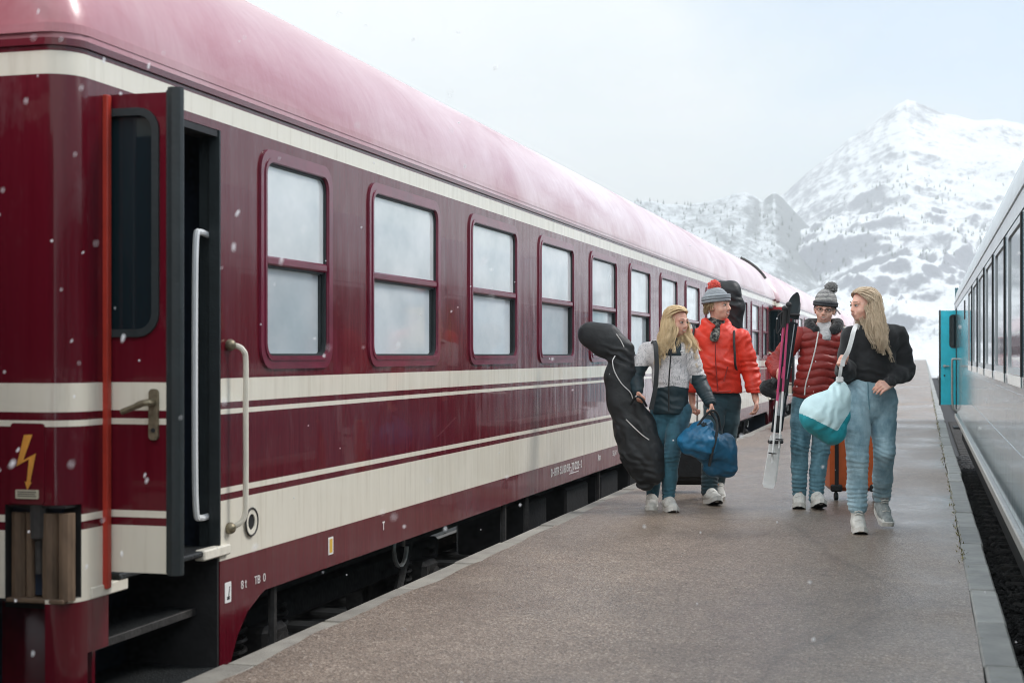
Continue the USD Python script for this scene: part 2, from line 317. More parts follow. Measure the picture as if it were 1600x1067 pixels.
M = {
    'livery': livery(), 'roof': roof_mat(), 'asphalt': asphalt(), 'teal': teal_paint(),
    'maroon': mat('maroon_paint', MAROON, .2, .25, 3, .1, 8, coat=.4, bdist=.01),
    'maroon_frame': mat('maroon_window_frame', (.13, .012, .032), .22, .25, 5, .06, 30, coat=.4),
    'cream': mat('cream_paint', CREAM, .4, .15, 6, .1, 20, vscale=(4, 4, 1)),
    'cream_shaded': mat('shaded_brown_cream_paint', (.15, .10, .064), .6, .5, 5, .3, 40, vscale=(3, 3, .8)),  # brownish cream, darkened so the niche's shade is in the colour
    'red_edge': mat('red_door_edge', (.40, .035, .020), .4, .25, 4, .1, 30),
    'red_door': mat('red_door_paint', (.42, .02, .03), .35, .2, 4, .1, 30),
    'rubber': mat('dark_rubber', (.014, .020, .022), .5, .3, 8, .2, 60),
    'steel': mat('brushed_steel', (.42, .42, .40), .4, .2, 20, .1, 60, metallic=.8),
    'brass': mat('worn_brass', (.22, .19, .13), .45, .35, 40, .2, 90, metallic=.7),
    'white_rail': mat('white_rail', (.72, .74, .75), .35, .08, 10),
    'dark_steel': mat('dark_underframe', (.012, .012, .013), .7, .5, 9, .4, 40),
    'mid_steel': mat('grimy_steel', (.055, .052, .05), .6, .5, 12, .4, 50, metallic=.3),
    'blue_int': mat('dark_blue_interior', (.008, .017, .035), .5, .3, 4),
    'tread': mat('step_tread', (.030, .033, .034), .5, .4, 25, .9, 90, metallic=.4),
    'door_glass': None,
    'pane_up': pane_mat('misted_pane', (.60, .67, .69), (.93, .96, .96), .05), 'pane_lo': pane_mat('misted_lower_pane', (.52, .61, .66), (.78, .84, .87), .08),
    'stone': stone_mat('kerb_granite', (.20, .205, .20), (.33, .335, .32)), 'edge': stone_mat('edge_concrete', (.22, .205, .18), (.36, .34, .295)),
    'concrete': mat('platform_wall', (.20, .19, .175), .85, .3, 3, .4, 40),
    'ballast': mat('dark_ballast', (.03, .031, .033), .8, .6, 30, .8, 60),
    'sleeper': mat('concrete_sleeper', (.045, .042, .04), .8, .4, 6, .3, 40), 'rail': mat('rail_steel', (.16, .13, .11), .45, .3, 8, metallic=.7),
    'white': mat('white_paint', (.78, .78, .76), .5, .06, 10), 'yellow': mat('yellow_mark', (.68, .42, .06), .5, .1, 10), 'orange_mark': mat('orange_arrow', (.66, .30, .05), .5, .2, 14),
    'silver': mat('silver_train_roof', (.42, .47, .50), .35, .12, 3, .1, 10), 'grey_train': mat('grey_window_band', (.36, .40, .43), .22, .15, 3),
    'black': mat('matt_black', (.012, .012, .013), .6, .3, 10), 'plate': mat('enamel_plate', (.50, .47, .36), .5, .2, 20),
    'snow_ground': mat('snowy_ground', (.62, .64, .66), .9, .2, .05, .3, 2.0, bdist=.1), 'weed': mat('dry_weeds', (.17, .16, .06), .8, .4, 12),
}
M['door_glass'] = usdkit.material(stage, L + 'door_glass', {'t': ('transparent_bsdf', {'color': (.10, .17, .19)}), 'gl': ('glossy_bsdf', {'color': (1, 1, 1), 'roughness': .04}), 'd': ('diffuse_bsdf', {'color': (.006, .014, .018)}),
    'fr': ('fresnel', {'IOR': 1.5}), 'm0': ('mix_closure', {'fac': .25}), 'm': ('mix_closure', {})},
    [('t.BSDF', 'm0.closure2'), ('d.BSDF', 'm0.closure1'), ('fr.fac', 'm.fac'), ('m0.closure', 'm.closure1'), ('gl.BSDF', 'm.closure2')], surface='m.closure')
M['train_glass'] = usdkit.material(stage, L + 'tinted_train_glass', {'p': ('principled_bsdf', {'base_color': (.03, .045, .05), 'roughness': .05})}, [], surface='p.BSDF')

# ------------------------------------------------------------------ ground, platform, tracks
SX = -2.95                                  # side of the maroon coaches
PL, PR = -2.693, 0.364                      # platform edges
RX = 0.556                                  # side of the teal coach
RAILZ = -0.76
g = obj('ground', bx(-2240, 2240, -240, 3550, RAILZ - .5, RAILZ - .30), M['snow_ground'], kind='structure')
PY0, PY1 = -3.0, 420.0
pf = thing('platform', kind='structure')
tag(pf, 'narrow asphalt island platform between the two trains')
yy_ = np.concatenate([np.arange(PY0, 40, .12), np.arange(40, PY1 + 1, 2.0)])
nz_ = lambda s, a: a * (meshkit.fbm(np.stack([yy_ * 1.7, 0 * yy_ + s, 0 * yy_], 1), 4, s) - .5)
xl_, xr_ = PL + .118 + nz_(3, .10), PR - .142 + nz_(9, .014)
pv = np.vstack([np.stack([xl_, yy_, 0 * yy_ + .005], 1), np.stack([xr_, yy_, 0 * yy_ - .004], 1), np.stack([xl_, yy_, 0 * yy_ - .3], 1), np.stack([xr_, yy_, 0 * yy_ - .3], 1)])
q_ = np.arange(len(yy_) - 1); n_y = len(yy_)
quad = lambda o1, o2: np.vstack([np.stack([q_ + o1, q_ + o2, q_ + o2 + 1], 1), np.stack([q_ + o1, q_ + o2 + 1, q_ + o1 + 1], 1)])
obj('platform_surface', (pv, np.vstack([quad(0, n_y), quad(2 * n_y, 0), quad(n_y, 3 * n_y)])), M['asphalt'], pf)
obj('platform_wall', bx(PL + .03, PL + .15, PY0, PY1, RAILZ - .3, -.16), M['concrete'], pf)
obj('platform_wall', bx(PR - .14, PR - .03, PY0, PY1, RAILZ - .3, -.16), M['concrete'], pf)
rng = np.random.default_rng(5)
def kerb(x0, x1, ys, mat_, name):
    far = []
    for y in ys:
        dz, dx = rng.normal(0, .0032), rng.normal(0, .0035)
        b = bx(x0 + dx, x1 + dx, y + .008, y + .992 - rng.random() * .006, -.158, 0.002 + dz, .010)
        if y < 52:
            obj(name, b, mat_, pf)
        else:
            far.append(b)
    obj(name + '_run', cat(*far), mat_, pf, kind='stuff')
kerb(PR - .138, PR, np.arange(-2.82, 418, 1.0), M['stone'], 'kerb_stone')
kerb(PL, PL + .148, np.arange(-2.6, 418, 1.0), M['edge'], 'edge_stone')
# moss and dry weeds in the joint along the kerb
vv, ff, n0 = [], [], 0
for k in range(380):
    y = 9 + 45 * rng.random() ** 1.3; x = PR - .143 + rng.normal(0, .012); h = .008 + .016 * rng.random() ** 2 + (.03 * rng.random() if y > 24 else 0)
    a = rng.random() * 6.28; w = .004 + .004 * rng.random(); d = np.array([math.cos(a), math.sin(a), 0]); lean = rng.normal(0, .012, 2)
    vv += [np.array([x, y, -.006]) - d * w, np.array([x, y, -.006]) + d * w, np.array([x + lean[0], y + lean[1], h])]; ff.append((n0, n0 + 1, n0 + 2)); n0 += 3
w = obj('weeds', (np.array(vv), np.array(ff)), M['weed'], smooth=False)
tag(w, 'low dry weeds and moss along the inner joint of the right kerb', 'weeds', kind='stuff')

def track(cx, label):
    t = thing('railway_track', label, 'track', (0, 0, 0))
    for s in (-1, 1):
        prof = Polygon([(-.07, 0), (.07, 0), (.07, .012), (.012, .03), (.012, .11), (.036, .125), (.036, .15), (-.036, .15), (-.036, .125), (-.012, .11), (-.012, .03), (-.07, .012)])
        obj('rail', front_extr(affinity.translate(prof, cx + s * .75, RAILZ - .15), -8, 150), M['rail'], t)
    for y in np.arange(-4, 50, .62):
        obj('sleeper', bx(cx - 1.25, cx + 1.25, y, y + .26, RAILZ - .30, RAILZ - .152, .02), M['sleeper'], t)
track(SX - 1.42, 'track under the maroon carriages on the left of the platform')
track(RX + 1.42, 'track under the teal carriage on the right of the platform')
bl = obj('ballast_bed', cat(bx(SX - 3.4, PL + .03, -8, 150, RAILZ - .295, RAILZ - .2), bx(PR - .03, RX + 3.6, -8, 150, RAILZ - .294, RAILZ - .2)), M['ballast'], kind='structure')
ico = trimesh.creation.icosphere(subdivisions=0); iv, ifc = np.array(ico.vertices), np.array(ico.faces)
sv, sf = [], []
for k in range(7200):
    if k < 6000:
        p = np.array([PR + .01 + rng.random() * .75, 3 + 30 * rng.random() ** 1.4, RAILZ - .165])
    else:
        p = np.array([SX - .6 + rng.random() * .8, 3 + 8 * rng.random(), RAILZ - .19])
    s = .018 + .022 * rng.random()
    sv.append(iv * s * (0.7 + .6 * rng.random((12, 1))) * np.array([1, 1, .75]) + p); sf.append(ifc + 12 * k)
bs = obj('ballast_stones', (np.vstack(sv), np.vstack(sf)), M['ballast'], smooth=False)
tag(bs, 'dark crushed stone ballast beside the rails', 'ballast', kind='stuff')

# ------------------------------------------------------------------ mountain
MX0 = -1500
def ridge_noise(p, octaves, seed):
    s, a, tot = 0, 1.0, 0
    for o in range(octaves):
        s = s + a * (1 - np.abs(2 * meshkit.noise(p * 2 ** o, seed + o) - 1)) ** 1.6; tot += a; a *= .52
    return s / tot
def skyline(us, pts):
    p = np.array(pts, float)
    return np.interp(us, p[:, 0], p[:, 1])
def range_mesh(u0, u1, nu, r0, r1, nr, pts, rid, seed, rough, foot):
    """A mountain flank: a height field whose crest, at distance rid, has the outline pts (pixel columns and rows)."""
    us = np.linspace(u0, u1, nu)
    rs = r0 + (r1 - r0) * np.linspace(0, 1, nr) ** .9
    U, R = np.meshgrid(us, rs, indexing='ij')
    k = (U - CU) / F
    X = R * (-ST + k * CT); Y = R * (CT + k * ST)
    crest = (CV - skyline(us, pts)) / F * rid
    t = np.clip((R - r0) / (rid - r0), 0, None)
    up = np.clip(t, 0, 1)
    g = np.where(t <= 1, .62 * up ** 1.15 + .38 * up ** 3.0, 1 - .55 * (t - 1))
    P = np.stack([X, Y, 0 * X], -1) / 900.0
    Pw = P + .25 * np.stack([meshkit.fbm(P * 2.1, 3, seed + 40), meshkit.fbm(P * 2.1 + 7, 3, seed + 41), 0 * X], -1)
    n = ridge_noise(Pw * 2.0, 7, seed) - .55
    amp = rough * np.where(t <= 1, np.sin(np.pi * np.clip(up, 0, 1) ** .8) * .85 + .10, .3)
    ker = np.hanning(int(nu * .16) | 1); ker /= ker.sum(); pad = len(ker) // 2
    soft = np.convolve(np.pad(crest, pad, mode='edge'), ker, 'valid')
    mixw = np.clip((np.clip(t, 0, 1) - .55) / .45, 0, 1) ** 1.5
    Z = (soft[:, None] * (1 - mixw) + crest[:, None] * mixw) * g + amp * n
    Z = Z - foot * (1 - np.clip(up * 2.5, 0, 1))
    idx = np.arange(nu * nr).reshape(nu, nr)
    a, b, c, d = idx[:-1, :-1].ravel(), idx[1:, :-1].ravel(), idx[1:, 1:].ravel(), idx[:-1, 1:].ravel()
    f = np.vstack([np.stack([a, b, c], 1), np.stack([a, c, d], 1)])
    return np.stack([X.ravel(), Y.ravel(), Z.ravel() + EYE], 1), f, (X, Y, Z + EYE, us)
peak = [(700, 520), (1000, 480), (1060, 430), (1130, 372), (1184, 326), (1225, 301), (1262, 267), (1300, 238), (1326, 215), (1350, 200), (1386, 174), (1402, 163), (1418, 156), (1432, 162), (1445, 170), (1469, 180), (1500, 186), (1525, 192), (1560, 190), (1600, 198), (1660, 180), (1750, 230), (1900, 300), (2100, 330), (2500, 420)]
mv, mf, MG = range_mesh(840, 2300, 620, 1150, 3400, 420, peak, 3050, 11, 190, 60)
M['mountain'] = mountain_mat('snowy_rock', (.80, .83, .86), (.25, .26, .30), .36)
obj('mountain', (mv, mf), M['mountain'], smooth=True, kind='structure', label='steep snow covered mountain with grey rock bands behind the platform')
hill = [(300, 330), (600, 300), (800, 318), (900, 322), (960, 315), (1011, 311), (1040, 317), (1075, 320), (1112, 316), (1140, 309), (1165, 303), (1178, 309), (1190, 317), (1200, 310), (1210, 302), (1222, 310), (1240, 330), (1280, 372), (1330, 420), (1400, 500), (1450, 560)]
hv, hf, HG = range_mesh(300, 1460, 330, 1500, 2900, 180, hill, 2350, 77, 90, 40)
M['hill'] = mountain_mat('forested_snow', (.66, .70, .73), (.20, .22, .23), .22, 1.6)
obj('forested_ridge', (hv, hf), M['hill'], smooth=True, kind='structure', label='lower hazy forested ridge to the left of the snowy peak')
# conifers on the flanks, far too many to count
cone = trimesh.creation.cone(radius=1, height=1, sections=5); cv, cf = np.array(cone.vertices), np.array(cone.faces)
tv, tf, nn = [], [], 0
def plant(G, count, ulo, uhi, jlo, jhi, hmin, hmax, seed, thr):
    global nn
    X, Y, Z, us = G
    r = np.random.default_rng(seed); got = 0
    while got < count:
        i = int(np.clip(np.interp(ulo + (uhi - ulo) * r.random(), us, np.arange(len(us))), 0, len(us) - 1)); j = int((jlo + (jhi - jlo) * r.random()) * (X.shape[1] - 1))
        p = np.array([X[i, j], Y[i, j], Z[i, j]])
        if meshkit.noise(p / 140.0, 3) < thr:
            if r.random() < .93:
                got += .2
                continue
        h = hmin + (hmax - hmin) * r.random()
        p = p + r.normal(0, 4, 3) * np.array([1, 1, 0]) - np.array([0, 0, 1.5])
        tv.append(cv * np.array([h * .2, h * .2, h]) + p); tf.append(cf + nn); nn += len(cv); got += 1
plant(MG, 380, 1185, 1420, .35, .70, 5, 10, 1, .60)
plant(MG, 450, 1080, 1300, .15, .60, 5, 11, 2, .55)
plant(MG, 220, 1440, 1600, .3, .68, 5, 9, 3, .64)
plant(HG, 800, 900, 1240, .1, .60, 5, 9, 4, .40)
M['conifer'] = mat('far_conifer', (.045, .060, .058), .9, .3, .02)
tr = obj('mountain_forest', (np.vstack(tv), np.vstack(tf)), M['conifer'], smooth=False)
tag(tr, 'dark specks of conifers scattered over the snowy mountain flanks', 'forest', kind='stuff')
hz = meshkit.arrays(bx(-2250, 2250, -250, 3560, RAILZ - 1.6, 575), False)
M['haze'] = usdkit.material(stage, L + 'haze', {'v': ('principled_volume', {'color': (.93, .975, 1.0), 'density': .00032})}, [], volume='v.volume')
tag(obj('haze', hz[:2], M['haze'], smooth=False), 'thin snowy mist in the valley air', 'haze', kind='stuff')


# ------------------------------------------------------------------ maroon coach
Y0, Y1 = 4.70, 30.65                       # coach ends
RC = 0.12                                  # corner radius
ZB, ZT = 0.143, 2.37                       # skirt bottom, gutter
HW = 1.42
CX = SX - HW
def coach():
    loc = (CX, Y0, RAILZ)
    t = T('train_carriage', 'nearer maroon and cream railway carriage with open door at left', 'railway carriage', loc, 'maroon carriages coupled into one train')
    side = sbox(Y0 + RC, ZB, Y1 - RC, ZT)
    # skirt dropping beside the doors
    for a, s in ((5.88, 1), (Y1 + Y0 - 5.88, -1)):
        side = side.union(Polygon([(a, ZB + .02), (a, -.22), (a + s * .06, -.22), (a + s * .10, -.13), (a + s * .17, -.02), (a + s * .27, .07), (a + s * .40, .125), (a + s * .52, ZB + .02)]))
    wins = [(6.275, .857)] + [(7.66 + 1.869 * i, 1.24) for i in range(11)] + [(Y1 + Y0 - 6.275 - .857, .857)]
    WZ0, WZ1 = 1.166, 2.190
    for y, wd in wins:
        side = side.difference(rrect(y + .035, WZ0 + .035, y + wd - .035, WZ1 - .035, .085))
    for a, b in ((4.965, 5.88), (Y1 + Y0 - 5.88, Y1 + Y0 - 4.965)):
        side = side.difference(sbox(a, -.4, b, 2.205))
    side = side.union(sbox(4.90, .345, 5.06, .42)) if False else side
    obj('side_wall', side_extr(side, SX - .05, SX), M['livery'], t, smooth=False)
    far = sbox(Y0 + RC, ZB, Y1 - RC, ZT)
    obj('side_wall', side_extr(far, SX - 2 * HW, SX - 2 * HW + .05), M['livery'], t, smooth=False)
    # the ends with their rounded corners, with a niche low in the near corner
    def end_plan(sgn, yend):
        a = np.linspace(0, np.pi / 2, 9)
        out = [(SX - RC + RC * math.cos(q), yend + sgn * (RC - RC * math.sin(q))) for q in a]
        return out
    for sgn, yend in ((1, Y0), (-1, Y1)):
        pl = end_plan(sgn, yend)
        left = [(2 * CX - x, y) for x, y in pl][::-1]
        outer = pl + left
        ins = LineString(outer).buffer(-.04, single_sided=True, join_style='mitre')
        def wall(poly, z0, z1):
            e = extr(poly, z1 - z0); e.apply_translation((0, 0, z0)); return e
        nx0, nx1 = SX - .265, SX - .005           # niche
        if sgn == 1:
            keep = ins.difference(sbox(nx0, yend - .1, nx1, yend + .3))
            obj('end_wall', cat(wall(ins, .69, ZT), wall(keep, .35, .69), wall(ins.intersection(sbox(SX - .10, yend - .1, SX + .1, yend + .3)), -.35, .35)), M['livery'], t, smooth=25)
        else:
            obj('end_wall', wall(ins, .2, ZT), M['livery'], t, smooth=25)
    # niche with jumper-cable posts
    n = obj('cable_niche', cat(bx(SX - .33, SX - .015, Y0 + .10, Y0 + .16, .30, .70), bx(SX - .275, SX - .262, Y0 + .003, Y0 + .12, .34, .70), bx(SX - .26, SX - .02, Y0 + .01, Y0 + .12, .68, .688)), M['black'], t)
    for cx_, r in ((SX - .232, .030), (SX - .185, .018), (SX - .100, .034), (SX - .037, .030)):
        obj('cable_post', tube([(cx_, Y0 + .045, .345), (cx_, Y0 + .045, .66)], r, 10), M['cream_shaded'], n)
    obj('cable_head', tube([(SX - .142, Y0 + .03, .44), (SX - .142, Y0 + .03, .56), (SX - .142, Y0 + .03, .57), (SX - .142, Y0 + .03, .69)], [.014, .016, .030, .034], 10), M['mid_steel'], n)
    obj('niche_ledge', bx(SX - .27, SX - .03, Y0 + .005, Y0 + .1, .335, .352, .004), M['cream_shaded'], n)
    # hood panel above it with the voltage arrow and its plate
    hood = obj('corner_panel', front_extr(rrect(SX - .235, .695, SX - .10, .985, .012), Y0 + .002, Y0 - .008), M['maroon'], t)
    zig = np.array([(510, 130), (608, 125), (500, 400), (650, 325), (583, 630), (600, 632), (548, 712), (522, 625), (543, 628), (570, 385), (422, 465)], float)
    zx = (zig[:, 0] - 540) / 1200 * 180; zz = (zig[:, 1] - 420) / 1067 * 160
    sc = 5.36 / F
    zp = Polygon(np.stack([SX - .168 + zx * sc, .845 - zz * sc * .98], 1)).buffer(0)
    obj('voltage_arrow', front_extr(zp, Y0 - .0085, Y0 - .0105), M['orange_mark'], hood)
    pl_ = obj('plate', front_extr(rrect(SX - .212, .714, SX - .118, .746, .004), Y0 - .0085, Y0 - .0125), M['plate'], hood)
    for k in range(3):
        obj('plate_text', bx(SX - .204, SX - .126 - .006 * (k % 2), Y0 - .0131, Y0 - .0120, .7215 + .0075 * k, .7245 + .0075 * k), M['mid_steel'], hood)
    # gangway bellows and buffers at both ends
    for sgn, yend in ((1, Y0), (-1, Y1)):
        for k in range(4):
            obj('bellows_fold', front_extr(rrect(CX - .62, .30, CX + .62, 2.36, .12).difference(rrect(CX - .48, .44, CX + .48, 2.22, .1)), yend - sgn * (.002 + .055 * k), yend - sgn * (.045 + .055 * k)), M['rubber'], t)
        for s in (-1, 1):
            obj('buffer', cat(cyl((CX + s * .875, yend - sgn * .17, .28), (0, 1, 0), .10, .34), cyl((CX + s * .875, yend - sgn * .355, .28), (0, 1, 0), .21, .03)), M['mid_steel'], t)
    # roof: elliptical, rounded down over the ends
    nt, ys = 41, np.concatenate([Y0 + np.array([0, .008, .02, .04, .07, .12, .18, .26, .36, .5, .65, .8]), np.linspace(Y0 + 1.2, Y1 - 1.2, 60), Y1 - np.array([0, .008, .02, .04, .07, .12, .18, .26, .36, .5, .65, .8])[::-1]])
    ang = np.linspace(0, np.pi, nt)
    V = []
    for y in ys:
        e = min(y - Y0, Y1 - y)
        inset = RC - math.sqrt(max(RC ** 2 - max(RC - e, 0) ** 2, 0))
        fz = .42 + .58 * math.sqrt(max(0, 1 - max(0, 1 - e / .8) ** 2))
        hw = HW + .012 - inset
        V.append(np.stack([CX + hw * np.cos(ang), np.full(nt, y), ZT + .95 * np.sin(ang) * fz], 1))
    V = np.vstack(V); idx = np.arange(len(V)).reshape(len(ys), nt)
    a, b, c, d = idx[:-1, :-1].ravel(), idx[1:, :-1].ravel(), idx[1:, 1:].ravel(), idx[:-1, 1:].ravel()
    rf = np.vstack([np.stack([a, d, c], 1), np.stack([a, c, b], 1)])
    caps = []
    for row, flip in ((0, False), (len(ys) - 1, True)):
        for k in range(1, nt - 1):
            tri = (idx[row, 0], idx[row, k], idx[row, k + 1]); caps.append(tri[::-1] if not flip else tri)
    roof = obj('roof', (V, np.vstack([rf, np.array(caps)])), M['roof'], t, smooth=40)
    # gutter: a raised strip that runs along the side and round the corner
    plan = [(SX, y) for y in np.linspace(Y1 - RC, Y0 + RC, 40)] + end_plan(1, Y0)[1:] + [(CX, Y0)]
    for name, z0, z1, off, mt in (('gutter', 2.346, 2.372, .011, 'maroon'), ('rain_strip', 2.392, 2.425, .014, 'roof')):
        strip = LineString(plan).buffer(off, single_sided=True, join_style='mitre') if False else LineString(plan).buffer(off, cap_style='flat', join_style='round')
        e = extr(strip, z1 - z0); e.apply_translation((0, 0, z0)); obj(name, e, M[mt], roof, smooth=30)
    # roof vent slot and seams near the far end
    arc = np.stack([CX + (HW + .03) * np.cos(ang[5:13]), np.full(8, Y1 - 1.05), ZT + .97 * np.sin(ang[5:13])], 1)
    obj('roof_ladder_strip', tube(arc, .035, 6), M['mid_steel'], roof)
    for q in (8.5, 14.2, 19.6, 25.0):
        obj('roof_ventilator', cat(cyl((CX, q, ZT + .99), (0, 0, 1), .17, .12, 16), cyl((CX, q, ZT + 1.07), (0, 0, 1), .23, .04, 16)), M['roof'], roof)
    # windows
    for i, (y, wd) in enumerate(wins):
        outer = rrect(y, WZ0, y + wd, WZ1, .11); inner = rrect(y + .062, WZ0 + .062, y + wd - .062, WZ1 - .062, .065)
        fr = obj('window', side_extr(outer.difference(inner), SX - .03, SX + .011), M['maroon_frame'], t, smooth=20)
        lip = rrect(y + .040, WZ0 + .040, y + wd - .040, WZ1 - .040, .08).difference(rrect(y + .058, WZ0 + .058, y + wd - .058, WZ1 - .058, .066))
        obj('frame_lip', side_extr(lip, SX + .008, SX + .016), M['maroon_frame'], fr, smooth=20)
        zm = 1.673
        gask = inner.difference(rrect(y + .072, WZ0 + .072, y + wd - .072, WZ1 - .072, .056))
        obj('gasket', side_extr(gask, SX - .040, SX + .000), M['rubber'], fr, smooth=20)
        up = rrect(y + .070, zm - .1, y + wd - .070, WZ1 - .070, .057).intersection(sbox(0, zm, 99, 9))
        dn = rrect(y + .070, WZ0 + .070, y + wd - .070, zm + .1, .057).intersection(sbox(0, 0, 99, zm))
        obj('upper_pane', side_extr(up, SX - .022, SX - .012), M['pane_up'], fr, smooth=False)
        obj('lower_pane', side_extr(dn, SX - .042, SX - .032), M['pane_lo'], fr, smooth=False)
        obj('sliding_bar', bx(SX - .045, SX + .010, y + .068, y + wd - .068, zm - .022, zm + .020, .008), M['maroon_frame'], fr)
        obj('pull_strip', bx(SX - .04, SX - .006, y + .079, y + wd - .079, zm - .031, zm - .0222), M['rubber'], fr)
        obj('sash_stile', bx(SX - .0315, SX - .022, y + wd - .095, y + wd - .0785, WZ0 + .09, zm - .036), M['rubber'], fr)  # dark strip added for the shadow at one side of the recessed pane
    # doors: folded leaf standing out at right angles, red edge of the second leaf, vestibule, steps, handrail
    for k in (0, 1):
        s = 1 if k == 0 else -1
        yy = (lambda q: q) if k == 0 else (lambda q: Y1 + Y0 - q)
        yl = yy(4.985)                          # leaf plane nearest the coach end
        y_a, y_b = (yl - .018, yl + .018) if True else (0, 0)
        lx0, lx1 = SX - .09, SX + .243
        glass = rrect(lx0 + .02, 1.315, lx1 - .048, 2.135, .07)
        dl = obj('door', front_extr(sbox(lx0, .42, lx1, 2.205).difference(glass), y_a, y_b), M['livery'] if k == 0 else M['red_door'], t)
        ring = glass.buffer(.017).difference(glass.buffer(-.012))
        obj('window_seal', cat(front_extr(ring, y_a - .010, y_a + .010), front_extr(ring, y_b - .010, y_b + .010)), M['rubber'], dl)
        obj('pane', front_extr(glass.buffer(-.002), yl - .004, yl + .004), M['door_glass'], dl)
        obj('edge_seal', tube([(lx1 + .026, yl, .415), (lx1 + .026, yl, 2.222)], .030, 12), M['rubber'], dl)
        obj('edge_flange', bx(lx1 - .006, lx1 + .030, yl - .022, yl + .022, .418, 2.215, .006), M['rubber'], dl)
        if k == 0:
            obj('escutcheon', front_extr(rrect(lx1 - .072, .915, lx1 - .032, 1.105, .016), y_a - .001, y_a - .010), M['brass'], dl)
            obj('handle', tube(smooth_path([(lx1 - .052, y_a - .008, 1.055), (lx1 - .055, y_a - .045, 1.055), (lx1 - .075, y_a - .052, 1.052), (lx1 - .115, y_a - .052, 1.036), (lx1 - .16, y_a - .050, 1.020)], 4), [.014] * 5 + [.0125] * 6 + [.011] * 6, 8), M['brass'], dl)
            obj('keyhole', cyl((lx1 - .052, y_a - .011, .952), (0, 1, 0), .009, .004, 12), M['black'], dl)
            obj('notice', bx(lx0 + .085, lx0 + .135, yl + .0045, yl + .0055, 1.92, 1.975), M['plate'], dl)
        obj('door_edge', cat(bx(SX - .018, SX + .020, yy(4.925), yy(4.955), .36, 2.20, .004)), M['red_edge'], t)
        obj('door_jamb', cat(bx(SX - .10, SX - .052, yy(5.882), yy(5.95), -.22, 2.205), bx(SX - .046, SX + .004, yy(5.868), yy(5.8795), .40, 2.203)), M['rubber'], t)
        obj('door_header', bx(SX - .10, SX - .002, yy(4.97), yy(5.86), 2.175, 2.203), M['black'], t)
        v = obj('vestibule', cat(bx(SX - 1.30, SX - 1.28, yy(4.76), yy(6.10), .36, 2.3), bx(SX - 1.28, SX - .06, yy(6.08), yy(6.10), -.3, 2.3), bx(SX - 1.28, SX - .06, yy(4.745), yy(4.765), .36, 2.3), bx(SX - 1.28, SX - .05, yy(4.77), yy(6.07), 2.28, 2.30), bx(SX - 1.28, SX - .45, yy(4.77), yy(6.07), .34, .375), bx(SX - .47, SX - .45, yy(4.77), yy(6.07), -.3, .34)), M['blue_int'], t)
        obj('grab_rail', tube(smooth_path([(SX - .06, yy(5.90), 1.75), (SX - .06, yy(5.81), 1.76), (SX - .06, yy(5.775), 1.72), (SX - .06, yy(5.765), 1.4), (SX - .06, yy(5.765), .85), (SX - .06, yy(5.775), .57), (SX - .06, yy(5.81), .53), (SX - .06, yy(5.90), .53)], 5), .014, 8), M['white_rail'], v)
        st = obj('door_sill', bx(SX - .46, SX + .012, yy(5.03), yy(5.866), .378, .402, .006), M['tread'], t)
        obj('sill_lip', bx(SX - .03, SX + .02, yy(5.70), yy(5.95), .36, .405, .006), M['cream'], t)
        obj('sill_corner', bx(SX - .045, SX + .006, yy(4.84), yy(5.10), .335, .378, .004), M['cream'], t)
        for q, (z, xo) in enumerate(((.13, .12), (-.12, -.01))):
            obj('step', bx(SX - .44 + 0 * xo, SX - xo, yy(5.0), yy(5.86), z - .025, z, .004), M['tread'], t)
            obj('step_nosing', bx(SX - xo + .001, SX - xo + .016, yy(5.0), yy(5.86), z - .03, z + .004, .003), M['mid_steel'], t)
        obj('stair_cheek', bx(SX - .44, SX - .005, yy(5.863), yy(5.879), -.32, .37), M['dark_steel'], t)
        obj('stair_cheek', bx(SX - .44, SX - .055, yy(4.94), yy(4.962), -.35, .36), M['maroon'], t)
        yh = yy(5.985)
        hr = obj('handrail', tube(smooth_path([(SX + .004, yh - s * .012, 1.27), (SX + .035, yh - s * .008, 1.27), (SX + .060, yh, 1.25), (SX + .066, yh + s * .012, 1.20), (SX + .066, yh + s * .012, .95), (SX + .066, yh + s * .012, .62), (SX + .060, yh + s * .010, .52), (SX + .035, yh - s * .01, .485), (SX + .004, yh - s * .02, .48)], 5), .0125, 8), M['cream'], t)
        for z in (1.275, .472):
            obj('rail_boss', trimesh.creation.icosphere(subdivisions=2, radius=.026).apply_translation((SX + .012, yh - s * .03, z)), M['brass'], hr)
    # filler cap, skirt markings
    yf = 6.18
    cap = obj('filler_cap', side_extr(shapely.Point(yf, .475).buffer(.062, quad_segs=12).difference(shapely.Point(yf, .475).buffer(.036, quad_segs=12)), SX - .001, SX + .008), M['cream'], t)
    obj('cap_bowl', side_extr(shapely.Point(yf, .475).buffer(.036, quad_segs=12), SX - .02, SX + .003), M['black'], cap)
    obj('cap_rim', tube([(SX + .008, yf + .062 * math.cos(q), .475 + .062 * math.sin(q)) for q in np.linspace(0, 2 * np.pi, 25)], .005, 6), M['mid_steel'], cap)
    def side_text(text, y, z, h, mt, bold=False, name='marking'):
        tm = meshkit.text_mesh(text, h, .0015, bold); v = np.array(tm.vertices)
        obj(name, (np.stack([SX + .001 + v[:, 2], y + v[:, 0], z + v[:, 1]], 1), np.array(tm.faces)), M['white'], t, smooth=False)
    sq = obj('marking_plate', side_extr(rrect(5.925, .145, 5.985, .235, .004), SX + .0005, SX + .002), M['white'], t)
    obj('plate_symbol', side_extr(Polygon([(5.945, .158), (5.97, .158), (5.97, .172), (5.945, .172)]).union(Polygon([(5.957, .172), (5.963, .172), (5.972, .215), (5.966, .215)])), SX + .002, SX + .003), M['black'], sq)
    side_text('8 t', 6.08, .185, .036, M['white']); side_text('TB  0', 6.22, .185, .036, M['white'])
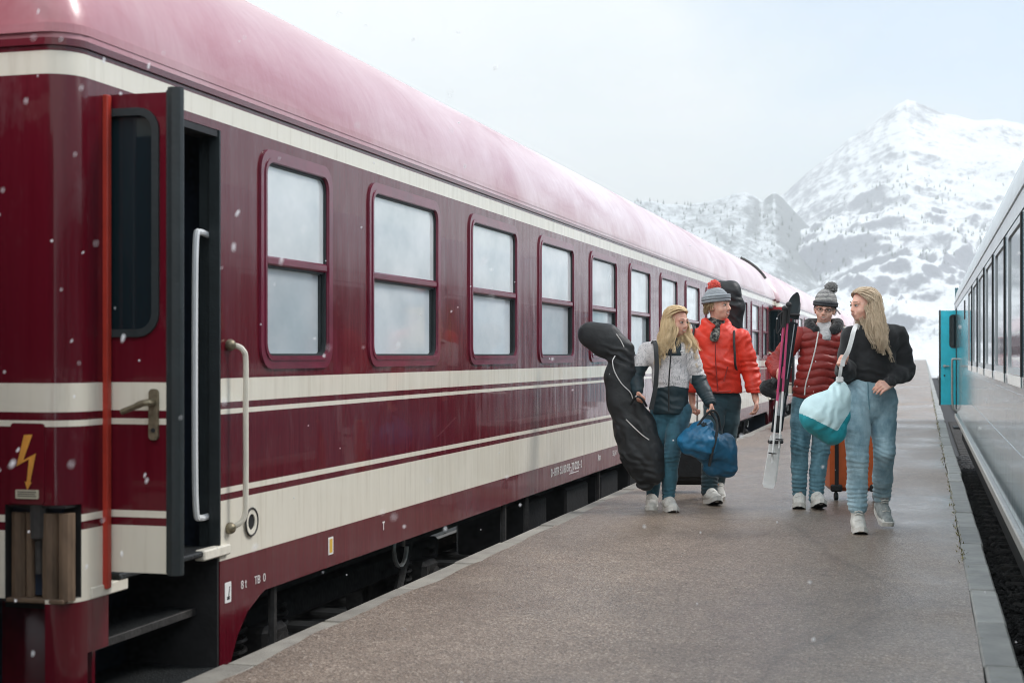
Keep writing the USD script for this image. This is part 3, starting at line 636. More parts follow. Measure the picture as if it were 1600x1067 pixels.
    yb = obj('brake_mark', side_extr(rrect(7.095, .205, 7.16, .295, .004), SX + .0005, SX + .002), M['white'], t)
    obj('brake_mark_fill', side_extr(sbox(7.108, .215, 7.147, .285), SX + .002, SX + .003), M['yellow'], yb)
    side_text('T', 7.88, .245, .045, M['white'], True)
    side_text('D-BTR 51 80 59-70 221-1', 11.80, .235, .062, M['white'], True, 'running_number')
    obj('number_underline', side_extr(sbox(12.45, .207, 12.82, .213), SX + .001, SX + .0022), M['white'], t)
    side_text('Am', 13.62, .245, .055, M['white'], True)
    side_text('50,4 t', 14.3, .245, .05, M['white'])
    # underframe, boxes and bogies
    uf = obj('underframe', cat(bx(SX - 2.6, SX - .25, Y0 + 1.5, Y1 - 1.5, .02, .30), bx(SX - 2.5, SX - .3, Y0 + .3, Y0 + 1.4, .1, .34) if False else bx(SX - 2.4, SX - 1.4, Y0 + .3, Y1 - .3, .05, .33)), M['dark_steel'], t)
    r2 = np.random.default_rng(3)
    for y in (11.6, 12.9, 14.4, 16.0, 17.3, 18.8, 20.6, 22.4):
        w_ = .6 + .5 * r2.random()
        obj('equipment_box', bx(SX - .75, SX - .12 - .1 * r2.random(), y, y + w_, -.48 + .1 * r2.random(), .04, .02), M['dark_steel'], uf)
    for y in (6.55, 10.6, 11.25, 13.9, 17.0, 19.9, 23.6):
        obj('drain_pipe', tube([(SX - .06, y, .16), (SX - .06, y, -.42)], .022, 8), M['mid_steel'], uf)
    for yc in (8.35, Y1 + Y0 - 8.35):
        bg = obj('bogie', cat(bx(SX - .52, SX - .40, yc - 1.75, yc + 1.75, -.22, -.06, .02), bx(SX - 2.44, SX - 2.32, yc - 1.75, yc + 1.75, -.22, -.06, .02), bx(SX - 2.3, SX - .54, yc - .25, yc + .25, -.25, 0, .02)), M['dark_steel'], t)
        for dy in (-1.25, 1.25):
            for xx in (SX - .67, SX - 2.17):
                obj('wheel', cat(cyl((xx, yc + dy, RAILZ + .47), (1, 0, 0), .46, .12, 36), cyl((xx + .05, yc + dy, RAILZ + .47), (1, 0, 0), .40, .06, 36)), M['mid_steel'], bg)
            obj('axle_box', cat(bx(SX - .50, SX - .28, yc + dy - .14, yc + dy + .14, -.42, -.16, .03), cyl((SX - .27, yc + dy, -.29), (1, 0, 0), .09, .04)), M['mid_steel'], bg)
            for q in (-.25, .25):
                obj('spring', tube([(SX - .40 + .05 * math.cos(a_), yc + dy + q + .05 * math.sin(a_), -.36 + .26 * a_ / 31.4) for a_ in np.linspace(0, 31.4, 60)], .012, 5), M['mid_steel'], bg)
        obj('brake_wheel', tube([(SX - .20 + .001 * k_, yc + .34 + .10 * math.cos(q), .035 + .11 * math.sin(q)) for k_, q in enumerate(np.linspace(0, 2 * np.pi, 25))], .014, 6), M['steel'], bg)
        obj('damper', tube([(SX - .3, yc + .6, -.3), (SX - .3, yc + .9, .1)], .03, 8), M['mid_steel'], bg)
    return t
c1 = coach()
copy_of(c1, (CX, Y1 + .95, RAILZ), 'second maroon carriage coupled on behind the far red door')
c0 = copy_of(c1, (CX, Y0 - .95 - (Y1 - Y0), RAILZ), 'maroon carriage coupled in front of the one with the voltage arrow')
c3 = copy_of(c1, (CX, Y1 + .95 + (Y1 - Y0) + .95, RAILZ), 'last maroon carriage, farthest down the platform')

# ------------------------------------------------------------------ teal coach on the right
def teal_coach():
    ya, yb = -4.0, 29.75
    t = T('teal_train', 'glossy teal railway carriage at the right edge with an open door', 'railway carriage', (RX + HW, ya, RAILZ))
    zt = EYE + .99
    poly = sbox(ya, .18, yb, zt)
    wins = [9.35 + 1.95 * k for k in range(-6, 6)]
    for y in wins:
        poly = poly.difference(rrect(y, 1.12, y + 1.42, 2.06, .03))
    dy0, dy1 = 28.35, 29.2
    poly = poly.difference(sbox(dy0, .05, dy1, 2.12))
    obj('side_wall', side_extr(poly, RX + .05, RX), M['teal'], t, smooth=False)
    obj('side_wall', side_extr(sbox(ya, .18, yb, zt), RX + 2 * HW, RX + 2 * HW - .05), M['teal'], t, smooth=False)
    obj('end_wall', bx(RX + .001, RX + 2 * HW - .001, yb + .001, yb + .05, .18, zt + .3), M['teal'], t)
    obj('end_wall', bx(RX + .001, RX + 2 * HW - .001, ya - .05, ya - .001, .18, zt + .3), M['teal'], t)
    ang = np.linspace(0, np.pi, 33)
    prof = Polygon(np.stack([RX + HW + (HW + .004) * np.cos(ang), zt + .001 + .95 * np.sin(ang)], 1))
    rf = obj('roof', front_extr(prof, ya - .05, yb + .06), M['silver'], t, smooth=40)
    obj('gutter', bx(RX - .016, RX - .001, ya, yb, zt - .02, zt + .02, .004), M['silver'], rf)
    obj('cant_rail', bx(RX - .006, RX - .001, ya, yb, 2.085, zt - .022), M['silver'], t)
    for y in wins:
        fr = obj('window', side_extr(rrect(y - .012, 1.108, y + 1.432, 2.072, .035).difference(rrect(y + .03, 1.15, y + 1.39, 2.03, .03)), RX + .03, RX - .005), M['silver'], t)
        obj('pane', side_extr(rrect(y + .03, 1.15, y + 1.39, 2.03, .03), RX + .02, RX + .006), M['train_glass'], fr, smooth=False)
        obj('post', bx(RX - .010, RX - .001, y - .055, y - .015, 1.10, 2.08), M['black'], fr)
        obj('sill_panel', bx(RX - .008, RX - .001, y + .02, y + 1.40, 1.035, 1.100, .002), M['white'], t)
    obj('side_slot', bx(RX - .008, RX - .001, 22.3, 22.6, 1.75, 2.02), M['black'], t)
    for z in (.62, .98):
        obj('body_rib', bx(RX - .004, RX - .0005, ya, dy0 - .02, z, z + .012), M['teal'], t)
    obj('foot_board', bx(RX - .035, RX + .20, ya, yb - 1.6, .10, .176, .008), M['steel'], t)
    obj('underframe', cat(bx(RX + .12, RX + 2.7, ya + .5, yb - .5, -.35, .098)), M['dark_steel'], t)
    # open door leaf standing out over the platform, with its handle and handrail
    lx0, lx1 = RX - .30, RX + .17
    gl = rrect(RX - .10, 1.38, lx1 - .03, 1.98, .05)
    yl = dy1 - .04
    dl = obj('door', front_extr(sbox(lx0 + .035, .30, lx1, 2.07).difference(gl), yl - .018, yl + .018), M['teal_flat'], t)
    obj('edge_seal', bx(lx0, lx0 + .034, yl - .024, yl + .024, .29, 2.08, .006), M['rubber'], dl)
    obj('pane', front_extr(gl, yl - .004, yl + .004), M['door_glass'], dl)
    obj('window_seal', front_extr(gl.buffer(.014).difference(gl.buffer(-.01)), yl - .026, yl + .026), M['rubber'], dl)
    obj('handle', cat(cyl((lx0 + .10, yl - .03, 1.03), (0, 1, 0), .026, .03, 12), tube([(lx0 + .10, yl - .05, 1.03), (lx0 + .19, yl - .05, 1.025)], .012, 8)), M['steel'], dl)
    obj('keyhole', cyl((lx0 + .10, yl - .022, .85), (0, 1, 0), .016, .012, 10), M['black'], dl)
    obj('door_jamb', bx(RX - .012, RX + .05, dy0 - .04, dy0 - .002, .05, 2.13), M['rubber'], t)
    yr = dy0 - .15
    obj('handrail', tube(smooth_path([(RX + .004, yr, 1.16), (RX - .05, yr, 1.16), (RX - .075, yr, 1.12), (RX - .075, yr, .8), (RX - .075, yr, .5), (RX - .06, yr, .28), (RX + .004, yr, .22)], 4), .02, 8), M['steel'], t)
    obj('vestibule', cat(bx(RX + 1.0, RX + 1.03, dy0, dy1, .1, 2.2), bx(RX + .06, RX + .98, dy0, dy1, .12, .16)), M['blue_int'], t)
    obj('step', bx(RX - .05, RX + .3, dy0 + .02, dy1, -.12, -.09), M['tread'], t)
    for yc in (1.0, 24.5):
        bg = obj('bogie', bx(RX + .3, RX + .42, yc - 1.6, yc + 1.6, -.3, -.1, .02), M['dark_steel'], t)
        for dy in (-1.25, 1.25):
            obj('wheel', cyl((RX + .67, yc + dy, RAILZ + .47), (1, 0, 0), .46, .13, 32), M['mid_steel'], bg)
            obj('axle_box', bx(RX + .2, RX + .35, yc + dy - .14, yc + dy + .14, -.42, -.16, .03), M['mid_steel'], bg)
    return t
M['teal_flat'] = mat('teal_door_paint', (.028, .50, .64), .3, .12, 6, .1, 30)
teal_coach()
# ------------------------------------------------------------------ bodies and cloth: blended distance fields, meshed by surface nets
def unit(a):
    a = np.asarray(a, float); return a / max(np.linalg.norm(a), 1e-9)

def nets(vol, org, h):
    S = vol < 0; shp = vol.shape; C_, P_ = [], []
    for ax in range(3):
        s0, s1 = [slice(None)] * 3, [slice(None)] * 3
        s0[ax], s1[ax] = slice(0, -1), slice(1, None)
        idx = np.argwhere(S[tuple(s0)] != S[tuple(s1)])
        b1, b2 = (ax + 1) % 3, (ax + 2) % 3
        idx = idx[(idx[:, b1] > 0) & (idx[:, b2] > 0) & (idx[:, b1] < shp[b1] - 1) & (idx[:, b2] < shp[b2] - 1)]
        j = idx.copy(); j[:, ax] += 1
        va, vb = vol[tuple(idx.T)], vol[tuple(j.T)]
        p = idx.astype(float); p[:, ax] += va / (va - vb)
        c = []
        for d1, d2 in ((-1, -1), (0, -1), (0, 0), (-1, 0)):
            q = idx.copy(); q[:, b1] += d1; q[:, b2] += d2
            c.append((q[:, 0] * shp[1] + q[:, 1]) * shp[2] + q[:, 2])
        c = np.stack(c, 1); fl = va >= 0; c[fl] = c[fl][:, ::-1]
        C_.append(c); P_.append(np.repeat(p, 4, 0))
    Q = np.vstack(C_); P = np.vstack(P_)
    u, inv = np.unique(Q.ravel(), return_inverse=True); inv = inv.ravel()
    # P rows are repeated in the order of the unflipped corners; a mean per cell does not mind the order of the four
    cnt = np.bincount(inv, minlength=len(u))
    V = np.stack([np.bincount(inv, P[:, k], len(u)) / cnt for k in range(3)], 1)
    q = inv.reshape(-1, 4)
    return org + V * h, np.vstack([q[:, [0, 1, 2]], q[:, [0, 2, 3]]])

class Field:
    def __init__(self, lo, hi, h):
        self.lo, self.h = np.asarray(lo, float), h
        self.n = np.ceil((np.asarray(hi) - self.lo) / h).astype(int) + 1
        self.v = np.full(self.n, .25, np.float32)
        self.ax = [self.lo[k] + h * np.arange(self.n[k]) for k in range(3)]
    def _put(self, lo, hi, fn, k, sub, pad=None):
        pad = max(2.5 * self.h, k * 1.2 + 2 * self.h)
        a = np.clip(np.floor((lo - pad - self.lo) / self.h).astype(int), 0, self.n - 1)
        b = np.clip(np.ceil((hi + pad - self.lo) / self.h).astype(int) + 1, 1, self.n)
        if np.any(b <= a):
            return
        G = np.stack(np.meshgrid(*[self.ax[i][a[i]:b[i]] for i in range(3)], indexing='ij'), -1)
        d = fn(G).astype(np.float32)
        sl = tuple(slice(a[i], b[i]) for i in range(3)); v = self.v[sl]
        if sub:
            d = -d
            hh = np.clip(.5 - .5 * (d - v) / k, 0, 1) if k > 0 else None
            self.v[sl] = np.maximum(v, d) if k <= 0 else v * hh + d * (1 - hh) + k * hh * (1 - hh)
        else:
            hh = np.clip(.5 + .5 * (v - d) / k, 0, 1) if k > 0 else None
            self.v[sl] = np.minimum(v, d) if k <= 0 else v * (1 - hh) + d * hh - k * hh * (1 - hh)
    def cap(self, a, b, ra, rb=None, k=.02, sub=False, flat=None):
        """A tapered limb from a to b; flat = (direction, factor) makes it thinner along a direction."""
        a, b = np.asarray(a, float), np.asarray(b, float); rb = ra if rb is None else rb
        r = max(ra, rb); d = b - a; L2 = max(d @ d, 1e-9)
        def fn(G):
            X = G - a
            if flat is not None:
                f = unit(flat[0]); s = flat[1]
                t = np.clip((X @ d) / L2, 0, 1)
                Y = X - t[..., None] * d
                w = Y @ f
                Y = Y + (w * (1 / s - 1))[..., None] * f
                return (np.linalg.norm(Y, axis=-1) - (ra + (rb - ra) * t)) * s ** .5
            t = np.clip((X @ d) / L2, 0, 1)
            return np.linalg.norm(X - t[..., None] * d, axis=-1) - (ra + (rb - ra) * t)
        self._put(np.minimum(a, b) - r, np.maximum(a, b) + r, fn, k, sub)
    def chain(self, pts, rs, k=.02, flat=None):
        for i in range(len(pts) - 1):
            self.cap(pts[i], pts[i + 1], rs[i], rs[i + 1], k, flat=flat)
    def ell(self, c, R, rad, k=.02, sub=False):
        c, R, rad = np.asarray(c, float), np.asarray(R, float), np.asarray(rad, float)
        ext = np.sqrt(((R * rad) ** 2).sum(1))
        def fn(G):
            l = (G - c) @ R
            k0 = np.linalg.norm(l / rad, axis=-1); k1 = np.linalg.norm(l / rad ** 2, axis=-1)
            return k0 * (k0 - 1) / np.maximum(k1, 1e-6)
        self._put(c - ext, c + ext, fn, k, sub)
    def halfspace_sub(self, p, n, k=0):
        """Removes what lies on the side that n points to."""
        p, n = np.asarray(p, float), unit(n)
        G = np.stack(np.meshgrid(*self.ax, indexing='ij'), -1)
        self.v = np.maximum(self.v, ((G - p) @ n).astype(np.float32))
    def mesh(self):
        v = self.v
        v[0], v[-1], v[:, 0], v[:, -1], v[:, :, 0], v[:, :, -1] = .1, .1, .1, .1, .1, .1
        return nets(v, self.lo, self.h)

def vnormals(V, Fc):
    n = np.zeros_like(V); fn = np.cross(V[Fc[:, 1]] - V[Fc[:, 0]], V[Fc[:, 2]] - V[Fc[:, 0]])
    for k in range(3):
        np.add.at(n, Fc[:, k], fn)
    return n / np.maximum(np.linalg.norm(n, axis=1, keepdims=True), 1e-12)

def rumple(mesh_, amp, scale, seed=0, octaves=3, warp=0.0):
    """Folds of cloth: moves the surface along its normals."""
    V, Fc = mesh_; N = vnormals(V, Fc)
    P = V * np.asarray(scale, float)
    if warp:
        P = P + warp * (meshkit.noise(V * 9.0, seed + 50) - .5)[:, None]
    r = 1 - np.abs(2 * meshkit.fbm(P, octaves, seed) - 1)
    return V + N * (amp * (r - .6))[:, None], Fc

def folds(mesh_, spots, seed=0):
    """Creases that gather at joints and hems: spots are (centre, reach, direction across the creases, depth, creases per metre)."""
    V, Fc = mesh_
    for i, (c, reach, ax, amp, fr) in enumerate(spots):
        N = vnormals(V, Fc); q = V - c
        fall_ = np.exp(-((q ** 2).sum(1)) / reach ** 2)
        ph = 13 * meshkit.fbm(V * 6.0, 3, seed + i) + 3.0 * meshkit.noise(V * 14.0, seed + i + 9); amp = amp * (.35 + .75 * meshkit.noise(V * 9.0, seed + i + 21))
        w = np.sin(2 * np.pi * fr * (q @ unit(ax)) + ph)
        V = V + N * (amp * fall_ * w)[:, None]
    return V, Fc

def split(mesh_, test):
    V, Fc = mesh_; c = V[Fc].mean(1); t = test(c)
    out = []
    for sel in (t, ~t):
        f = Fc[sel]; u, inv = np.unique(f.ravel(), return_inverse=True)
        out.append((V[u], inv.reshape(-1, 3)))
    return out

def basis(fwd, up=(0, 0, 1)):
    """Columns: to the figure's right, forward, up."""
    f = unit(fwd); r = unit(np.cross(f, unit(up))); return np.stack([r, f, np.cross(r, f)], 1)

def skin_mat(name, col):
    n = {'g': ('geometry', {}), 'n': ('noise_texture', {'scale': 30.0, 'detail': 3.0}), 'r': ('rgb_ramp', {'ramp': [(.35, np.array(col) * np.array([1.0, .86, .84])), (.65, np.array(col) * 1.05)]}), 'p': ('principled_bsdf', {'roughness': .5, 'subsurface_weight': .12, 'subsurface_scale': .006})}
    return usdkit.material(stage, L + name, n, [('g.position', 'n.vector'), ('n.fac', 'r.fac'), ('r.color', 'p.base_color')], surface='p.BSDF')

def hair_mat(name, a, b, c):
    n = {'g': ('geometry', {}), 'mp': ('mapping', {'scale': (40, 40, 3)}), 'n': ('noise_texture', {'scale': 1.2, 'detail': 4.0}), 'ad': ('mix_float', {'fac': .55}),
         'r': ('rgb_ramp', {'ramp': [(.2, a), (.5, b), (.8, c)]}), 'p': ('principled_bsdf', {'roughness': .45, 'specular_ior_level': .4})}
    return usdkit.material(stage, L + name, n, [('g.position', 'mp.vector'), ('mp.vector', 'n.vector'), ('n.fac', 'ad.a'), ('g.random_per_island', 'ad.b'), ('ad.result', 'r.fac'), ('r.color', 'p.base_color')], surface='p.BSDF')

def denim(name, dark, light):
    """Worn denim: paler where the cloth is rubbed, with a fine twill."""
    n = {'g': ('geometry', {}), 'mp': ('mapping', {'scale': (3, 3, 1.6)}), 'n': ('noise_texture', {'scale': 2.2, 'detail': 6.0, 'roughness': .65}), 'r': ('rgb_ramp', {'ramp': [(.34, dark), (.62, light)]}),
         'w': ('noise_texture', {'scale': 240.0, 'detail': 2.0}), 'fm': ('mapping', {'scale': (9, 9, 42)}), 'fn': ('noise_texture', {'scale': 1.0, 'detail': 3.0, 'distortion': .8}), 'b0': ('bump', {'strength': .45, 'distance': .010}),
         'b': ('bump', {'strength': .3, 'distance': .003}), 'p': ('principled_bsdf', {'roughness': .8, 'sheen_weight': .15})}
    return usdkit.material(stage, L + name, n, [('g.position', 'mp.vector'), ('mp.vector', 'n.vector'), ('n.fac', 'r.fac'), ('r.color', 'p.base_color'), ('g.position', 'fm.vector'), ('fm.vector', 'fn.vector'), ('fn.fac', 'b0.height'), ('g.position', 'w.vector'), ('w.fac', 'b.height'), ('b0.normal', 'b.normal'), ('b.normal', 'p.normal')], surface='p.BSDF')

def knit(name, ramp, period):
    """Knitted rows: colours repeat with the height."""
    n = {'g': ('geometry', {}), 's': ('separate_xyz', {}), 'm': ('math', {'math_type': 'multiply', 'value2': 1.0 / period}), 'f': ('math', {'math_type': 'fraction'}), 'v': ('voronoi_texture', {'scale': 95.0}), 'vm': ('math', {'math_type': 'multiply', 'value2': .55}), 'ad': ('math', {'math_type': 'add'}),
         'r': ('rgb_ramp', {'ramp': ramp}), 'w': ('wave_texture', {'bands_direction': 'z', 'scale': 42.0, 'distortion': 2.0}), 'b': ('bump', {'strength': .7, 'distance': .005}), 'p': ('principled_bsdf', {'roughness': .9, 'sheen_weight': .2})}
    return usdkit.material(stage, L + name, n, [('g.position', 's.vector'), ('s.z', 'm.value1'), ('g.position', 'v.vector'), ('v.distance', 'vm.value1'), ('m.value', 'ad.value1'), ('vm.value', 'ad.value2'), ('ad.value', 'f.value1'), ('f.value', 'r.fac'), ('r.color', 'p.base_color'), ('g.position', 'w.vector'), ('w.fac', 'b.height'), ('b.normal', 'p.normal')], surface='p.BSDF')

def speckle(name, basec, spot, size=70.0, lo=.28):
    n = {'g': ('geometry', {}), 'v': ('voronoi_texture', {'scale': size}), 'n2': ('noise_texture', {'scale': 26.0, 'detail': 3.0}), 'mu': ('math', {'math_type': 'multiply'}), 'r': ('rgb_ramp', {'ramp': [(lo * .5, spot), (lo * .5 + .04, basec)]}), 'bn': ('noise_texture', {'scale': 14.0, 'detail': 4.0}), 'b': ('bump', {'strength': .5, 'distance': .012}), 'p': ('principled_bsdf', {'roughness': .6})}
    return usdkit.material(stage, L + name, n, [('g.position', 'v.vector'), ('g.position', 'n2.vector'), ('v.distance', 'mu.value1'), ('n2.fac', 'mu.value2'), ('mu.value', 'r.fac'), ('r.color', 'p.base_color'), ('g.position', 'bn.vector'), ('bn.fac', 'b.height'), ('b.normal', 'p.normal')], surface='p.BSDF')

M.update({
    'skin': skin_mat('skin', (.62, .36, .27)), 'skin2': skin_mat('skin_pale', (.68, .41, .32)), 'lips': mat('lips', (.46, .20, .17), .4, .1, 20), 'teeth': mat('teeth', (.80, .78, .72), .3, .03, 20),
    'eye_white': mat('eye_white', (.72, .70, .68), .2, .03, 20), 'iris': mat('dark_iris', (.03, .03, .03), .2, .1, 20), 'brow': mat('eyebrow', (.16, .10, .055), .8, .2, 40),
    'blonde': hair_mat('blonde_hair', (.70, .53, .31), (.92, .77, .53), (1.0, .92, .74)), 'ash': hair_mat('ash_blonde_hair', (.56, .44, .31), (.82, .70, .53), (.98, .90, .75)), 'brown_hair': hair_mat('fair_hair', (.28, .19, .10), (.46, .33, .19), (.62, .48, .30)),
    'jean_dark': denim('dark_blue_denim', (.010, .045, .070), (.040, .145, .200)), 'jean_mid': denim('mid_blue_denim', (.035, .115, .155), (.145, .300, .370)), 'jean_light': denim('light_blue_denim', (.13, .25, .32), (.40, .57, .65)), 'jean_teal': denim('dark_teal_denim', (.008, .026, .036), (.024, .066, .085)),
    'navy': mat('navy_softshell', (.010, .026, .034), .55, .4, 12, .35, 18, bdist=.012), 'white_fleck': speckle('flecked_white_softshell', (.70, .67, .67), (.12, .13, .15), 125.0, .26),
    'red_shell': mat('bright_red_shell', (.70, .040, .018), .5, .18, 7, .4, 16, bdist=.012), 'red_vest': mat('brick_red_quilt', (.235, .018, .014), .5, .28, 9, .35, 30, bdist=.008), 'red_sleeve': mat('brick_red_sleeve', (.30, .024, .018), .6, .25, 9, .3, 24),
    'black_knit': mat('black_knit', (.011, .012, .014), .95, .4, 20, .25, 160, sheen=.15), 'black_fleece': mat('black_fleece', (.010, .011, .013), .95, .5, 40, .8, 80, sheen=.3), 'black_nylon': mat('black_nylon', (.013, .015, .017), .55, .4, 14, .45, 14, bdist=.015),
    'grey_knit': knit('grey_knit', [(0, (.26, .29, .32)), (.5, (.36, .40, .43)), (1, (.28, .31, .34))], .025), 'nordic': knit('patterned_knit', [(0, (.55, .54, .52)), (.3, (.06, .065, .07)), (.5, (.42, .41, .40)), (.7, (.09, .09, .10)), (.85, (.55, .54, .52)), (1, (.50, .50, .48))], .034),
    'pom_red': mat('red_pompom', (.62, .07, .05), .95, .4, 60, sheen=.3), 'pom_grey': mat('grey_pompom', (.16, .16, .16), .95, .8, 60, sheen=.3), 'knit_dark': mat('dark_knit_cuff', (.05, .055, .062), .95, .5, 50, .5, 90),
    'white_canvas': mat('white_canvas', (.66, .65, .61), .7, .14, 20, .3, 60), 'sole': mat('white_rubber_sole', (.70, .69, .65), .55, .1, 10), 'sole_dark': mat('dark_sole', (.03, .03, .03), .7, .2, 10), 'grey_canvas': mat('grey_canvas', (.33, .36, .36), .8, .3, 30, .3, 60),
    'camo': speckle('dark_patterned_scarf', (.14, .14, .12), (.012, .012, .013), 45.0, .5), 'grey_cotton': mat('pale_grey_cotton', (.46, .46, .47), .85, .1, 20, .3, 60),
    'blue_bag': mat('blue_nylon', (.012, .13, .26), .45, .35, 8, .5, 12, bdist=.02), 'blue_bag_dark': mat('deep_blue_nylon', (.008, .085, .165), .5, .35, 8, .5, 12, bdist=.02),
    'aqua': mat('pale_aqua_nylon', (.62, .84, .88), .5, .08, 5, .3, 9, bdist=.02), 'aqua_dark': mat('turquoise_nylon', (.020, .33, .40), .5, .25, 6, .4, 9, bdist=.02),
    'orange': mat('orange_shell', (.50, .105, .028), .35, .2, 6, .1, 30), 'orange_bright_lit': mat('bright_lit_orange_shell', (.72, .19, .035), .4, .12, 6), 'case_black': mat('black_case', (.012, .012, .013), .5, .3, 10, .4, 60),
    'pink': mat('pink_pole', (.52, .075, .18), .35, .15, 15), 'zip': mat('reflective_zip', (.62, .62, .60), .4, .25, 120), 'ski_top': mat('ski_dark_topsheet', (.018, .022, .026), .25, .4, 12), 'ski_tip': mat('ski_tip', (.05, .06, .065), .3, .3, 10), 'ski_grey': mat('ski_grey', (.26, .29, .31), .3, .3, 30),
    'ski_white': mat('ski_white_tail', (.86, .86, .85), .3, .06, 10), 'strap_white': mat('white_webbing', (.72, .73, .73), .7, .08, 20), 'glass_frame': mat('spectacle_frame', (.02, .02, .022), .3, .1, 10),
})

def pix(Z):
    return lambda u, v, d=0.0: at(u, v, Z + d)

HEADW = 1.0
def head(Fd, c, R, s=1.0, soft=True, smile=True):
    """A head in its own frame R (right, forward, up), c the middle of the skull."""
    W = lambda x, y, z: c + R @ (np.array([x, y, z]) * s)
    Fd.ell(W(0, -.008, .030), R, np.array([.074, .094, .088]) * s, .01)
    Fd.ell(W(0, .030, -.035), R, np.array([.060, .064, .078]) * s, .03)
    Fd.ell(W(0, .062 if not soft else .056, -.082 if not soft else -.078), R, np.array([.030, .026, .022] if not soft else [.022, .022, .020]) * s, .025)            # chin
    for x in (-1, 1):
        Fd.ell(W(.036 * x, .058, -.032), R, np.array([.026, .024, .022]) * s, .02)   # cheek
        Fd.ell(W(.031 * x, .094, .004), R, np.array([.017, .012, .011]) * s, .012, sub=True)   # eye socket
        Fd.cap(W(.012 * x, .088, .022), W(.046 * x, .076, .022), .009 * s, .008 * s, .014)   # brow
        Fd.ell(W(.075 * x, -.004, -.014), R, np.array([.010, .020, .031]) * s, .008)  # ear
    Fd.cap(W(0, .090, .010), W(0, .110 if not soft else .102, -.026), .008 * s, (.0125 if not soft else .0105) * s, .012)             # nose
    for x in (-1, 1):
        Fd.cap(W(.010 * x, .098, -.030), W(.011 * x, .098, -.030), .008 * s, None, .008)
    Fd.ell(W(0, .088, -.057), R, np.array([.028, .012, .013]) * s, .012)
    if smile:
        Fd.ell(W(0, .106, -.0590), R, np.array([.029, .016, .0120]) * s, .003, sub=True)               # mouth
    return W

def face_parts(p, W, R, s, open_smile=True, brow='brow', body=None):
    sph = trimesh.creation.icosphere(subdivisions=2); sv_, sf_ = np.array(sph.vertices), np.array(sph.faces)
    put = lambda c, rad: ((sv_ * np.array(rad) * s) @ R.T + c, sf_)
    for x in (-1, 1):
        e = obj('eye', put(W(.031 * x, .083, .004), (.0125, .0105, .0064)), M['eye_white'], p, smooth=True)
        obj('iris', put(W(.031 * x, .0925, .003), (.0066, .0030, .0058)), M['iris'], e, smooth=True)
        obj('eyebrow', tube([W(.013 * x, .098, .028), W(.030 * x, .096, .033), W(.048 * x, .082, .028)], [.0022 * s, .0028 * s, .0014 * s], 6), M[brow], p)
        obj('eyelid', tube([W(.017 * x, .091, .009), W(.031 * x, .0955, .0115), W(.044 * x, .087, .009)], [.0022 * s, .003 * s, .002 * s], 6), M['brow'], p)
    o_, e_ = (1.0, .036) if open_smile else (.40, .030)
    mo = obj('mouth', cat(tube(smooth_path([W(-e_, .074, -.041), W(-.018, .0965, -.0495), W(0, .1020, -.0515), W(.018, .0965, -.0495), W(e_, .074, -.041)], 3), .0024 * s, 6),
                          tube(smooth_path([W(-e_, .074, -.042), W(-.018, .0940, -.0510 - .016 * o_), W(0, .0990, -.0530 - .0215 * o_), W(.018, .0940, -.0510 - .016 * o_), W(e_, .074, -.042)], 3), .0032 * s, 6)), M['lips'], p)
    if open_smile:
        obj('teeth', put(W(0, .0820, -.0580), (.0235, .0152, .0085)), M['teeth'], mo, smooth=True)

def hand(Fd, wrist, d, n, t, s=1.0, curl=1.0):
    """d: wrist to knuckles, n: the way the palm faces, t: thumb side."""
    d = unit(d); n = unit(np.asarray(n) - d * (np.asarray(n) @ d)); t0 = np.cross(d, n); t = t0 if t0 @ np.asarray(t) > 0 else -t0
    wrist = np.asarray(wrist, float)
    Fd.cap(wrist - d * .03, wrist + d * .02, .026 * s, .026 * s, .01, flat=(n, .75))
    ln = (.072, .080, .075, .060)
    for i in range(4):
        off = (.030 - .020 * i) * s
        kn = wrist + d * (.086 - .004 * abs(i - 1)) * s + t * off
        Fd.cap(wrist + d * .015 * s + t * off * .6, kn, .0135 * s, .0115 * s, .010)
        p, a = kn, 0.0
        for seg, bend, r0, r1 in ((.46, 62, .0098, .0090), (.30, 75, .0090, .0082), (.24, 45, .0082, .0070)):
            a += math.radians(bend) * curl
            q = p + (d * math.cos(a) + n * math.sin(a)) * ln[i] * seg * s
            Fd.cap(p, q, r0 * s, r1 * s, .003)
            p = q
    p = wrist + d * .028 * s + t * .024 * s
    q = p + unit(d * .65 + t * .70 + n * .30) * .040 * s
    Fd.cap(p, q, .0135 * s, .0115 * s, .008)
    q2 = q + unit(d * .85 + n * .65 * max(curl, .3) - t * .15) * .032 * s
    Fd.cap(q, q2, .0110 * s, .0100 * s, .003)
    q3 = q2 + unit(d * .55 + n * .8 * max(curl, .3) - t * .45) * .026 * s
    Fd.cap(q2, q3, .0098 * s, .0080 * s, .003)

